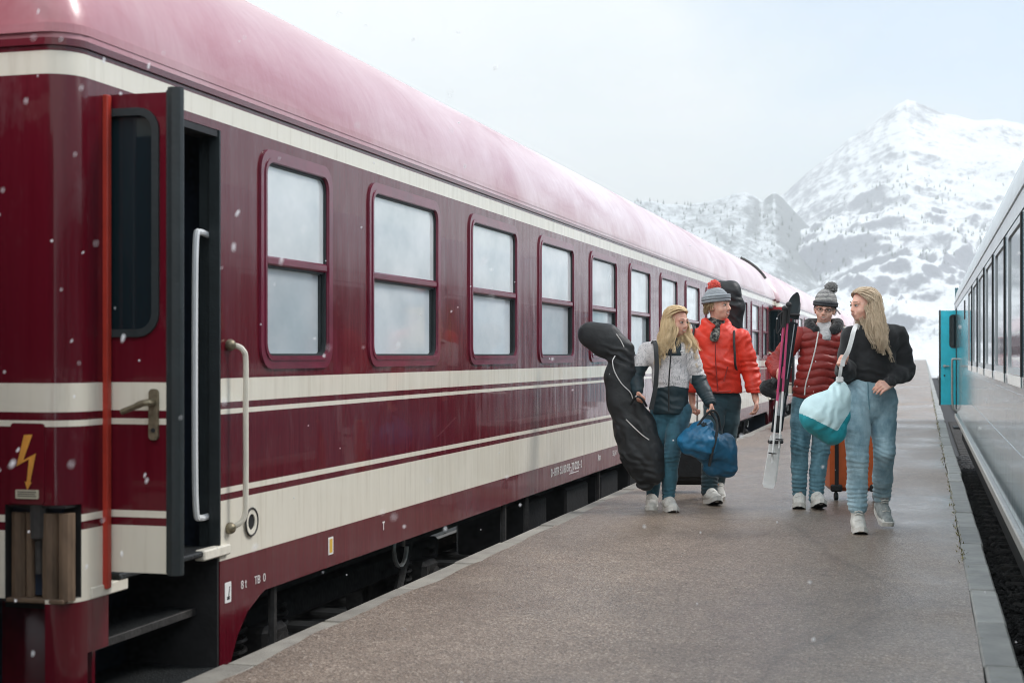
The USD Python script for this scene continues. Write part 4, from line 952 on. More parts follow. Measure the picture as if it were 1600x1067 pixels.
_shoe = None
def shoe(p, ankle, toe, up=(0, 0, 1), s=1.0, mat_up='white_canvas', high=False, dark=False, tilt=0.0):
    """A sneaker whose ankle joint is at ankle, pointing along toe, pitched by tilt degrees (toe down positive)."""
    f = unit(np.array([toe[0], toe[1], 0])); z = np.array([0, 0, 1.0]); a = math.radians(tilt)
    f2 = f * math.cos(a) - z * math.sin(a); u2 = z * math.cos(a) + f * math.sin(a)
    R = np.stack([f2, np.cross(u2, f2), u2], 1)
    Fd = Field((-.03, -.07, -.01), (.26, .07, .20), .005)
    Fd.cap((.045, 0, .048), (.12, 0, .046), .036, .039, .02); Fd.cap((.12, 0, .046), (.205, .004, .036), .039, .032, .02)
    Fd.cap((.055, 0, .06), (.105, 0, .078), .032, .026, .03)
    top = .155 if high else .100
    Fd.cap((.045, 0, .06), (.052, 0, top - .02), .038, .042 if high else .036, .02)
    Fd.halfspace_sub((0, 0, .020), (0, 0, -1)); Fd.halfspace_sub((0, 0, top), (-.25, 0, 1))
    Pm = lambda v: ankle + ((np.asarray(v) - np.array([.05, 0, .085])) * s) @ R.T
    V, Fc = Fd.mesh(); V, Fc = rumple((V, Fc), .004, (30, 30, 40), 4)
    foot = obj('shoe', (Pm(V), Fc), M[mat_up], p, smooth=True)
    prof = Polygon([(.0, .0), (.012, .026), (.05, .035), (.12, .040), (.18, .044), (.215, .036), (.238, .016), (.240, -.008), (.22, -.032), (.18, -.040), (.12, -.034), (.05, -.034), (.012, -.026)]).buffer(.006)
    e = extr(prof, .030); v = np.array(e.vertices)
    v[:, 2] += np.clip(v[:, 0] - .17, 0, 1) ** 2 * 4.0
    obj('sole', (Pm(v), np.array(e.faces)), M['sole'], foot, smooth=30)
    if dark:
        e2 = extr(prof.buffer(-.002), .010); v2 = np.array(e2.vertices); v2[:, 2] += np.clip(v2[:, 0] - .17, 0, 1) ** 2 * 4.0 - .004
        obj('outsole', (Pm(v2), np.array(e2.faces)), M['sole_dark'], foot, smooth=30)
    tc = trimesh.creation.icosphere(subdivisions=2); tvx = np.array(tc.vertices) * np.array([.040, .037, .026]) + np.array([.198, .003, .036])
    obj('toe_cap', (Pm(tvx), np.array(tc.faces)), M['sole'], foot, smooth=True)
    ls = []
    for k in range(4 if not high else 6):
        x = .150 - .016 * k; zt = .083 + .0055 * k if k < 4 else .10 + .016 * (k - 3); x = x if k < 4 else .100
        ls.append(tube([(x, -.024, zt - .006), (x + .004, 0, zt + .003), (x, .024, zt - .006)], .0042, 5))
    lv, lf = cat(*ls)
    obj('laces', (Pm(lv), lf), M['sole'], foot)
    return foot

def bounds(pts, pad):
    P = np.array(pts); return P.min(0) - pad, P.max(0) + pad

def locks(c, R, s, n, seed, length, fall, keep, r0=.0036, wave=.012, spread=.03, kids=9, stray=.014, under=False):
    """Long hair: guide locks leave the parting, follow the skull and hang down; finer strands gather round each. keep(local direction) chooses the roots; fall(root) gives the world drift per metre."""
    rg = np.random.default_rng(seed); ms = []; made = 0
    while made < n:
        dv = unit(rg.normal(size=3))
        if not keep(dv):
            continue
        made += 1
        rad = np.array([.086, .106, .098]) * s
        mid = np.array([0, -.008, .030]) * s
        pts = []
        yp = rg.uniform(-.35, 1.22) + .2 * min(dv[1], 0)
        top = unit(np.array([dv[0] * .22, yp, 1.0]))
        for tq in np.linspace(0, 1, 6):
            q = unit(top * (1 - tq) + dv * tq)
            pts.append(c + R @ (q * rad * (1 + .06 * math.sin(3.1 * tq)) + mid))
        if under:
            pts = [c + R @ (unit(dv + np.array([0, 0, .12 * q_])) * rad * .93 + mid) for q_ in (2, 1.5, 1, .5, .2, 0)]
        p = pts[-1].copy()
        out = R @ unit(np.array([dv[0], dv[1], 0]) + 1e-6)
        ph, fr = rg.random() * 6.28, 12 + 10 * rg.random()
        Ln = length(dv) * (.76 + .32 * rg.random()); steps = 12
        drift = fall(dv)
        side = np.cross(out, np.array([0, 0, -1.0]))
        for k in range(1, steps + 1):
            q = k / steps
            p = p + (np.array([0, 0, -1.0]) + out * spread * 10 * max(0, .40 - q) + drift * min(1, q * 2)) * Ln / steps
            wv = wave * q
            pts.append(p + out * wv * math.sin(ph + fr * q * Ln * 2) + side * wv * math.cos(ph * 1.7 + fr * 1.6 * q * Ln))
        pts = np.array(pts); nn_ = len(pts); tt = np.linspace(0, 1, nn_)
        for j in range(kids):
            o = (side * rg.normal(0, 1) + out * rg.normal(0, .7)) * stray
            fan = (.35 + .65 * tt) * (1 - .35 * np.clip(tt - .75, 0, 1) / .25)
            wig = (side * rg.normal(0, .004) + out * rg.normal(0, .003))
            cut = nn_ - int(rg.integers(0, 3))
            Q = pts + np.outer(fan, o) + np.outer(np.sin(ph * j + 14 * tt), wig)
            rr = r0 * (.7 + .7 * rg.random()) * np.concatenate([np.linspace(.9, 1, 8), np.linspace(1, .3, nn_ - 8)])
            ms.append(tube(Q[:cut], rr[:cut], 4, cap=False))
    return cat(*ms)

def pompom(p, c, r, material, seed):
    s_ = trimesh.creation.icosphere(subdivisions=4); v = np.array(s_.vertices)
    k = 1 + .34 * (meshkit.fbm(v * 6.0 + 3, 3, seed) - .5) * 2
    return obj('pompom', (c + v * r * k[:, None], np.array(s_.faces)), material, p, smooth=True)

# The people are laid out joint by joint; each frame u, v, d is read off at the person's own distance.
def person(label, Z, foot_uv, **k):
    b = at(foot_uv[0], foot_uv[1], Z); b[2] = 0
    return T('person', label, 'person', b, 'friends walking along the platform')

# ---- first walker: fair haired woman in white and navy jacket
def walker_white():
    Z = 11.8; P = pix(Z)
    p = person('woman with long blonde hair in white and navy jacket carrying blue holdall', Z, (1040, 797))
    hc, fw = P(1057, 503, 0.0), -FWD * .72 + RIGHT * .62 + np.array([0, 0, -.10]); R = basis(fw); s = .98
    nk = P(1050, 536, .02)
    shR, shL = P(1010, 547, .05), P(1078, 549, .0)
    elR, wrR = P(993, 588, .02), P(996, 611, -.12)
    elL, wrL = P(1091, 592, .03), P(1109, 628, -.10)
    hpR, hpL = P(1033, 642, .03), P(1064, 642, .0)
    knR, anR = P(1026, 708, .05), P(1019, 772, .16)
    knL, anL = P(1049, 712, -.08), P(1044, 773, -.02)
    lo, hi = bounds([hc, shR, shL, elR, elL, wrR, wrL, anR, anL], .17)
    B = Field(lo, hi, .0055)
    W = head(B, hc, R, s)
    B.cap(nk - np.array([0, 0, .03]), hc + np.array([0, 0, -.06]) + FWD * .015, .050, .047, .03)
    sp = (shR + shL) / 2; pel = (hpR + hpL) / 2
    B.chain([sp, sp * .5 + pel * .5, pel], [.10, .095, .10], .05, flat=(FWD, .7))
    B.cap(shR, shL, .055, .055, .05)
    for a, e, w_, n_, t_, d_ in ((shR, elR, wrR, RIGHT, -FWD, None), (shL, elL, wrL, -RIGHT, -FWD, None)):
        B.chain([a, e, w_], [.042, .036, .026], .02)
    for a, kx, an in ((hpR, knR, anR), (hpL, knL, anL)):
        B.chain([a, kx, an], [.072, .048, .036], .02)
        B.cap(an, np.array([an[0], an[1], min(an[2], .12)]), .034, .026, .02); B.cap(np.array([an[0], an[1], an[2] - .05]), an - FWD * .08 - np.array([0, 0, .075]), .018, .012, .02)
    hand(B, wrR, P(997, 622, -.15) - wrR, RIGHT, -FWD, .95, 1.0)
    hand(B, wrL, P(1113, 640, -.12) - wrL, -RIGHT, -FWD, .95, 1.0)
    body = obj('body', B.mesh(), M['skin'], p, smooth=True)
    face_parts(p, W, R, s)
    # jeans
    J = Field(*bounds([hpR, hpL, knR, knL, anR, anL], .16), .006)
    J.chain([pel + np.array([0, 0, .07]), pel], [.110, .116], .05, flat=(FWD, .75))
    for a, kx, an in ((hpR, knR, anR), (hpL, knL, anL)):
        mid = kx * .45 + an * .55 + FWD * .012
        J.chain([a, a * .5 + kx * .5, kx, mid, an - np.array([0, 0, .02])], [.086, .080, .064, .061, .049], .02)
    J.halfspace_sub(P(0, 784, 0), (0, 0, -1))
    obj('jeans', folds(rumple(J.mesh(), .007, (6, 6, 9), 1), [(knL, .09, (0, 0, 1), .0045, 32), (anL, .09, (0, 0, 1), .005, 36), (knR, .09, (0, 0, 1), .0045, 32), (pel, .13, (.3, 0, 1), .005, 22)], 5), M['jean_dark'], p, smooth=True)
    # jacket
    A = Field(*bounds([shR, shL, elR, elL, wrR, wrL, pel, nk], .17), .0065)
    hem = P(1048, 640, .01)
    A.cap(shR * .72 + shL * .28 - np.array([0, 0, .02]), shR * .28 + shL * .72 - np.array([0, 0, .02]), .098, .098, .04)
    A.chain([sp - np.array([0, 0, .06]), P(1048, 590, .01), hem], [.140, .132, .146], .05, flat=(FWD, .80))
    for q_ in (shR, shL):
        A.cap(nk - np.array([0, 0, .02]), q_ - np.array([0, 0, .012]), .062, .052, .04)
    for a, e, w_ in ((shR, elR, wrR), (shL, elL, wrL)):
        A.chain([a, a * .5 + e * .5, e, e * .5 + w_ * .5, w_], [.060, .060, .057, .052, .043], .025)
    A.chain([nk - np.array([0, 0, .035]), nk + np.array([0, 0, .010])], [.080, .064], .03)
    A.halfspace_sub(P(1048, 646, 0), (0, 0, -1))
    A.cap(nk, nk + np.array([0, 0, .12]), .050, .058, .004, sub=True)
    jk = folds(rumple(A.mesh(), .012, (6, 6, 8), 3), [(elR, .10, elR - shR, .006, 24), (elL, .10, elL - shL, .006, 24), (wrL, .07, wrL - elL, .005, 34), (P(1048, 622, -.12), .16, (.2, 0, 1), .005, 17), (shL, .09, (1, 0, -1), .005, 22)], 8)
    def is_white(c):
        q = (c - P(1048, 560, 0)); x = q @ RIGHT; z = c[:, 2]
        band = (z < P(0, 556 + 0, 0)[2] + 0 * x) & (z > P(0, 606, 0)[2] - .16 * np.abs(x) + .02)
        arm_r = (x < -.165) & (z > P(0, 572, 0)[2]); arm_l = (x > .155) & (z > P(0, 586, 0)[2])
        sho = (z > P(0, 556, 0)[2]) & (np.abs(x) > .075 + .0 * z)
        return (band & (np.abs(x) < .165)) | arm_r | arm_l | sho & (z > P(0, 575, 0)[2])
    wh, nv = split(jk, is_white)
    jp = obj('jacket', nv, M['navy'], p, smooth=True)
    obj('jacket_panel', wh, M['white_fleck'], jp, smooth=True)
    obj('zip', tube(smooth_path([P(1049, 545, -.155), P(1047, 570, -.165), P(1045, 600, -.158), P(1045, 642, -.155)], 4), .006, 6), M['black'], jp)
    obj('chest_mark', cat(tube([P(1063, 549, -.12), P(1069, 548, -.115)], .006, 6), tube([P(1064, 552, -.12), P(1071, 551, -.11)], .004, 6)), M['white'], jp)
    # dark shoulder strap of the long bag
    obj('shoes_bridge', tube([anL, anL - np.array([0, 0, .02])], .01, 5), M['black'], body) if False else None
    shoe(p, anR + np.array([0, 0, .0]), -FWD - .15 * RIGHT, s=1.12, tilt=10); shoe(p, np.array([anL[0], anL[1], .095]), -FWD + .12 * RIGHT, s=1.12)
    # hair
    cap_ = Field(*bounds([hc], .16), .005)
    cap_.ell(W(0, -.012, .036), R, np.array([.084, .102, .094]) * s, .01); cap_.ell(W(0, .110, -.020), R, np.array([.086, .098, .112]) * s, .02, sub=True); cap_.halfspace_sub(W(0, 0, -.06), -R[:, 2]); cap_.halfspace_sub(W(0, .012, .05), unit(R[:, 1] * 1.0 - R[:, 2] * .45))
    cv_, cf_ = cap_.mesh()
    Rr = R
    def keep(d):
        return d[2] > -.40 and d[1] < -.12 + .60 * max(0, d[2] - .15)
    def fall(d):
        side_ = -RIGHT * .22 if d[0] > 0 else RIGHT * .34
        return side_ * min(1, abs(d[0]) * 1.6) - FWD * (.36 if abs(d[0]) > .25 else .10)
    lk = locks(hc, R, s, 150, 4, lambda d: .33 + .05 * abs(d[0]), fall, keep, .0018, .024, .040, 26, .0135)
    obj('hair', cat((cv_, cf_), lk), M['blonde'], p, smooth=True)
    return dict(p=p, P=P, wrR=wrR, wrL=wrL, shR=shR)
w1 = walker_white()

# ---- second walker: man in bright red jacket and grey hat
def walker_red():
    Z = 12.4; P = pix(Z)
    p = person('man in bright red jacket and grey bobble hat with red pompom', Z, (1115, 785))
    hc, fw = P(1121, 478, 0), -FWD * .60 + RIGHT * .78 + np.array([0, 0, .02]); R = basis(fw); s = 1.04
    nk = P(1119, 512, .02)
    shR, shL = P(1082, 528, .06), P(1158, 528, .0)
    elR, wrR = P(1078, 580, .12), P(1082, 628, .15)
    elL, wrL = P(1173, 580, .0), P(1181, 624, -.08)
    hpR, hpL = P(1117, 625, .0), P(1141, 625, .04)
    knR, anR = P(1113, 694, -.10), P(1108, 756, -.08)
    knL, anL = P(1136, 692, .06), P(1120, 742, .36)
    lo, hi = bounds([hc, shR, shL, elR, elL, wrR, wrL, anR, anL], .17)
    B = Field(lo, hi, .0055)
    W = head(B, hc, R, s, soft=False)
    B.cap(nk - np.array([0, 0, .03]), hc + np.array([0, 0, -.06]) + FWD * .015, .058, .055, .03)
    sp = (shR + shL) / 2; pel = (hpR + hpL) / 2
    B.chain([sp, sp * .5 + pel * .5, pel], [.11, .10, .10], .05, flat=(FWD, .7))
    B.cap(shR, shL, .06, .06, .05)
    for a, e, w_ in ((shR, elR, wrR), (shL, elL, wrL)):
        B.chain([a, e, w_], [.045, .038, .028], .02)
    for a, kx, an in ((hpR, knR, anR), (hpL, knL, anL)):
        B.chain([a, kx, an], [.075, .05, .038], .02); B.cap(an, np.array([an[0], an[1], min(an[2], .12)]), .034, .026, .02); B.cap(np.array([an[0], an[1], an[2] - .05]), an - FWD * .08 - np.array([0, 0, .075]), .018, .012, .02)
    hand(B, wrL, P(1183, 640, -.10) - wrL, -RIGHT, -FWD, 1.0, .55)
    hand(B, wrR, P(1083, 645, .15) - wrR, RIGHT, -FWD, 1.0, .9)
    obj('body', B.mesh(), M['skin'], p, smooth=True)
    face_parts(p, W, R, s)
    J = Field(*bounds([hpR, hpL, knR, knL, anR, anL], .16), .006)
    J.chain([pel + np.array([0, 0, .07]), pel], [.125, .13], .05, flat=(FWD, .8))
    for a, kx, an in ((hpR, knR, anR), (hpL, knL, anL)):
        J.chain([a, a * .5 + kx * .5, kx, kx * .45 + an * .55 + FWD * .012, an - np.array([0, 0, .055])], [.092, .085, .070, .068, .066], .02)
    obj('jeans', folds(rumple(J.mesh(), .009, (6, 6, 8), 11), [(knR, .10, (0, 0, 1), .005, 28), (anR, .11, (0, 0, 1), .007, 30), (knL, .1, (0, 0, 1), .005, 28), (pel, .15, (.3, 0, 1), .006, 20)], 15), M['jean_teal'], p, smooth=True)
    A = Field(*bounds([shR, shL, elR, elL, wrR, wrL, pel, nk, hc], .18), .0065)
    A.cap(shR * .72 + shL * .28 - np.array([0, 0, .03]), shR * .28 + shL * .72 - np.array([0, 0, .03]), .11, .11, .04)
    A.chain([sp - np.array([0, 0, .08]), P(1123, 570, .0), P(1128, 608, .02)], [.165, .160, .165], .05, flat=(FWD, .78))
    for q_ in (shR, shL):
        A.cap(nk - np.array([0, 0, .02]), q_ - np.array([0, 0, .012]), .075, .064, .04)
    for a, e, w_ in ((shR, elR, wrR), (shL, elL, wrL)):
        A.chain([a, a * .5 + e * .5, e, e * .5 + w_ * .5, w_], [.074, .073, .070, .062, .052], .025)
    for i in range(12):                                                             # stand-up hood collar, open at the front
        q0, q1 = math.radians(-250 + 320 * i / 12), math.radians(-250 + 320 * (i + 1) / 12)
        Bs = basis(-FWD + .35 * RIGHT)
        rim = lambda q: nk + Bs @ np.array([.098 * math.cos(q), .086 * math.sin(q), .052 - .075 * max(0, math.sin(q))])
        A.cap(rim(q0), rim(q1), .024, None, .02); A.cap(rim(q0) - np.array([0, 0, .055]), rim(q1) - np.array([0, 0, .055]), .030, None, .03)
    A.halfspace_sub(P(1128, 613, 0), (0, 0, -1))
    A.cap(nk, nk + np.array([0, 0, .20]), .066, .078, .004, sub=True)
    A.cap(nk + np.array([0, 0, .02]), P(1117, 532, -.20), .055, .010, .006, sub=True)
    jk = obj('jacket', folds(rumple(A.mesh(), .014, (6, 6, 7), 23), [(elR, .11, elR - shR, .008, 20), (elL, .12, elL - shL, .008, 20), (wrL, .09, wrL - elL, .007, 26), (P(1128, 600, -.1), .18, (.2, 0, 1), .007, 15), (P(1125, 555, -.15), .16, (.7, 0, 1), .006, 14), (shL, .10, (1, 0, -1), .007, 18)], 28), M['red_shell'], p, smooth=True)
    obj('zip', tube(smooth_path([P(1118, 536, -.150), P(1118, 560, -.158), P(1120, 590, -.150), P(1122, 611, -.148)], 4), .005, 6), M['red_vest'], jk)
    obj('pocket_zip', tube([P(1137, 573, -.135), P(1131, 596, -.150)], .005, 6), M['red_vest'], jk)
    obj('hem_band', tube([P(1104, 611, -.135), P(1122, 612.5, -.155), P(1142, 611, -.13)], .005, 6), M['red_vest'], jk)
    S = Field(*bounds([nk], .16), .006)
    S.chain([nk + np.array([0, 0, -.02]), nk + np.array([0, 0, .035])], [.072, .068], .02); S.cap(nk, P(1116, 528, -.115), .06, .03, .03)
    obj('scarf', rumple(S.mesh(), .02, (24, 24, 30), 7), M['camo'], p, smooth=True)
    # hat pulled down to the brows, with a folded cuff
    H = Field(*bounds([hc], .2), .005)
    H.ell(W(0, -.014, .045), R, np.array([.088, .108, .105]) * s, .01); H.halfspace_sub(W(0, 0, .028), -R[:, 2] + R[:, 1] * .10)
    ht = obj('hat', rumple(H.mesh(), .006, (50, 50, 60), 2), M['grey_knit'], p, smooth=True)
    ring = [W(.092 * math.cos(q), -.012 + .112 * math.sin(q), .036 + .010 * math.sin(q)) for q in np.linspace(0, 2 * np.pi, 33)]
    ring2 = [a + R[:, 2] * .022 for a in ring]; ring3 = [a + R[:, 2] * .040 - 0 for a in ring]
    obj('cuff', cat(tube(ring, .0125, 8), tube(ring2, .0135, 8), tube(ring3, .0115, 8)), M['grey_knit'], ht, smooth=True)
    pompom(ht, W(-.012, -.035, .160), .052, M['pom_red'], 5)
    lk = locks(hc, R, s, 40, 9, lambda d: .08, lambda d: R @ np.array([d[0], d[1] * .3, 0]) * .1, lambda d: d[2] < .12 and d[2] > -.3 and (d[1] < .15), .0024, .006, .01, 10, .008, True)
    obj('hair', lk, M['brown_hair'], p, smooth=True)
    shoe(p, np.array([anR[0], anR[1], .104]), -FWD + .18 * RIGHT, s=1.22, dark=True, tilt=-6)
    shoe(p, anL + np.array([0, 0, -.01]), -FWD + .1 * RIGHT, s=1.14, dark=True, tilt=38)
    # strap of the bag on the back
    return dict(p=p, P=P, wrR=wrR)
w2 = walker_red()

# ---- third walker: woman with glasses, brick red quilted jacket, carrying skis
def walker_skis():
    Z = 12.1; P = pix(Z)
    p = person('person in glasses and patterned bobble hat with quilted red jacket carrying skis', Z, (1258, 790))
    hc, fw = P(1289, 483, 0), -FWD * .95 - RIGHT * .28 + np.array([0, 0, -.12]); R = basis(fw, (.10, 0, 1)); s = 1.0
    nk = P(1287, 515, .02)
    shR, shL = P(1248, 525, .02), P(1316, 526, .04)
    elR, wrR = P(1210, 568, -.02), P(1213, 582, -.22)
    elL, wrL = P(1318, 580, .06), P(1307, 612, -.06)
    hpR, hpL = P(1256, 628, .0), P(1292, 630, .0)
    knR, anR = P(1250, 694, -.05), P(1249, 757, -.02)
    knL, anL = P(1282, 703, .0), P(1275, 767, -.06)
    lo, hi = bounds([hc, shR, shL, elR, elL, wrR, wrL, anR, anL], .17)
    B = Field(lo, hi, .0055)
    W = head(B, hc, R, s)
    B.cap(nk - np.array([0, 0, .03]), hc + np.array([0, 0, -.06]) + FWD * .015, .052, .050, .03)
    sp = (shR + shL) / 2; pel = (hpR + hpL) / 2
    B.chain([sp, sp * .5 + pel * .5, pel], [.10, .095, .10], .05, flat=(FWD, .7))
    B.cap(shR, shL, .055, .055, .05)
    for a, e, w_ in ((shR, elR, wrR), (shL, elL, wrL)):
        B.chain([a, e, w_], [.042, .036, .027], .02)
    for a, kx, an in ((hpR, knR, anR), (hpL, knL, anL)):
        B.chain([a, kx, an], [.072, .048, .036], .02); B.cap(an, np.array([an[0], an[1], min(an[2], .12)]), .034, .026, .02); B.cap(np.array([an[0], an[1], an[2] - .05]), an - FWD * .08 - np.array([0, 0, .075]), .018, .012, .02)
    hand(B, wrR, P(1218, 587, -.30) - wrR, RIGHT + .2 * FWD, np.array([0, 0, 1.0]), 1.0, .95)
    hand(B, wrL, P(1304, 628, -.10) - wrL, -RIGHT, -FWD, .95, .6)
    obj('body', B.mesh(), M['skin2'], p, smooth=True)
    face_parts(p, W, R, s)
    gm = []
    for x in (-1, 1):
        gm.append(tube([W(.033 * x + .022 * math.cos(q), .106 - .012 * abs(.033 * x + .022 * math.cos(q)) / .05, .002 + .017 * math.sin(q)) for q in np.linspace(0, 2 * np.pi, 21)], .0019, 6))
        gm.append(tube([W(.056 * x, .093, .006), W(.076 * x, .04, .008), W(.080 * x, -.01, .004)], .0025, 6))
    gm.append(tube([W(-.010, .108, .006), W(.010, .108, .006)], .0018, 6))
    obj('glasses', cat(*gm), M['glass_frame'], p)
    J = Field(*bounds([hpR, hpL, knR, knL, anR, anL], .16), .006)
    J.chain([pel + np.array([0, 0, .07]), pel], [.14, .145], .05, flat=(FWD, .75))
    for a, kx, an in ((hpR, knR, anR), (hpL, knL, anL)):
        J.chain([a, a * .5 + kx * .5, kx, kx * .45 + an * .55 + FWD * .012, an - np.array([0, 0, .06])], [.098, .090, .071, .064, .056], .02)
    obj('jeans', folds(rumple(J.mesh(), .008, (6, 6, 8), 31), [(knR, .10, (.2, 0, 1), .006, 28), (anR, .14, (0, 0, 1), .006, 30), (knL, .1, (-.2, 0, 1), .006, 28), (anL, .14, (0, 0, 1), .006, 30), (pel, .15, (.3, 0, 1), .006, 20)], 35), M['jean_mid'], p, smooth=True)
    # quilted body
    A = Field(*bounds([shR, shL, pel, nk], .2), .0065)
    hem = P(1270, 612, .0)
    A.cap(shR * .74 + shL * .26 - np.array([0, 0, .03]), shR * .26 + shL * .74 - np.array([0, 0, .03]), .108, .108, .04)
    A.chain([sp - np.array([0, 0, .07]), P(1278, 570, .0), hem], [.155, .146, .162], .05, flat=(FWD, .84))
    for q_ in (shR, shL):
        A.cap(nk - np.array([0, 0, .02]), q_ - np.array([0, 0, .012]), .070, .060, .04)
    A.halfspace_sub(P(1268, 621, 0), (0, 0, -1))
    A.cap(nk, nk + np.array([0, 0, .2]), .060, .07, .004, sub=True)
    A.cap(nk + np.array([0, 0, .03]), P(1280, 522, -.22), .062, .012, .006, sub=True)
    V, Fc = A.mesh(); N = vnormals(V, Fc)
    zz = V[:, 2] + .012 * np.sin(V @ RIGHT * 22) + .012 * meshkit.noise(V * 12, 3)
    V = V + N * (.013 * (np.abs(np.sin(np.pi * zz / .062)) ** .6 - .75))[:, None]
    q = rumple((V, Fc), .010, (12, 12, 18), 33)
    jk = obj('quilted_jacket', q, M['red_vest'], p, smooth=True)
    obj('zip', tube(smooth_path([P(1279, 518, -.150), P(1274, 545, -.185), P(1267, 572, -.182), P(1259, 600, -.178), P(1257, 617, -.17)], 4), .0055, 6), M['zip'], jk)
    SR = Field(*bounds([shR, elR, wrR], .12), .0065); SR.chain([shR, shR * .5 + elR * .5, elR, elR * .5 + wrR * .5, wrR], [.078, .072, .066, .058, .050], .025)
    obj('sleeve', folds(SR.mesh(), [(elR, .14, elR - shR, .009, 20), (wrR, .10, wrR - elR, .006, 26)], 44), M['red_sleeve'], jk, smooth=True, label='brick red sleeve')
    SL = Field(*bounds([shL, elL, wrL], .12), .0065); SL.chain([shL, shL * .5 + elL * .5, elL, elL * .5 + wrL * .5, wrL], [.074, .070, .064, .056, .048], .025)
    obj('sleeve', folds(SL.mesh(), [(elL, .14, elL - shL, .008, 20)], 45), M['navy'], jk, smooth=True, label='dark navy sleeve')
    K = Field(*bounds([nk], .24), .006)
    Bs = basis(-FWD - .15 * RIGHT)
    for i in range(14):
        q0, q1 = math.radians(-232 + 284 * i / 14), math.radians(-232 + 284 * (i + 1) / 14)
        rim = lambda q: nk + Bs @ np.array([.118 * math.cos(q), .088 * math.sin(q), .050 - .070 * max(0, math.sin(q))])
        K.cap(rim(q0), rim(q1), .036, None, .02)
    obj('hood_lining', rumple(K.mesh(), .010, (26, 26, 26), 48), M['black_fleece'], p, smooth=True)
    N2 = Field(*bounds([nk], .15), .006); N2.chain([nk - np.array([0, 0, .06]) - FWD * .085, nk + np.array([0, 0, .03]) - FWD * .012], [.044, .060], .02)
    obj('inner_collar', rumple(N2.mesh(), .012, (30, 30, 40), 50), M['grey_cotton'], p, smooth=True)
    H = Field(*bounds([hc], .2), .005)
    H.ell(W(0, -.016, .052), R, np.array([.090, .108, .112]) * s, .01); H.halfspace_sub(W(0, 0, .030), -R[:, 2] + R[:, 1] * .10)
    ht = obj('hat', rumple(H.mesh(), .007, (50, 50, 60), 2), M['nordic'], p, smooth=True)
    ring = [W(.091 * math.cos(q), -.014 + .111 * math.sin(q), .032 + .012 * math.sin(q)) for q in np.linspace(0, 2 * np.pi, 33)]
    obj('cuff', cat(tube(ring, .0115, 8), tube([a + R[:, 2] * .018 for a in ring], .0115, 8)), M['knit_dark'], ht, smooth=True)
    pompom(ht, W(-.030, -.030, .172), .050, M['pom_grey'], 6)
    lk = locks(hc, R, s, 30, 19, lambda d: .06, lambda d: R @ np.array([d[0], 0, 0]) * .1, lambda d: d[2] < .1 and d[2] > -.3 and d[1] < .1, .0024, .006, .01, 10, .008, True)
    obj('hair', lk, M['knit_dark'], p, smooth=True)
    shoe(p, np.array([anR[0], anR[1], .098]), -FWD - .22 * RIGHT, s=1.16, dark=True); shoe(p, np.array([anL[0], anL[1], .100]), -FWD - .02 * RIGHT, s=1.16, dark=True, tilt=-8)
    return dict(p=p, P=P, wrR=wrR)
w3 = walker_skis()

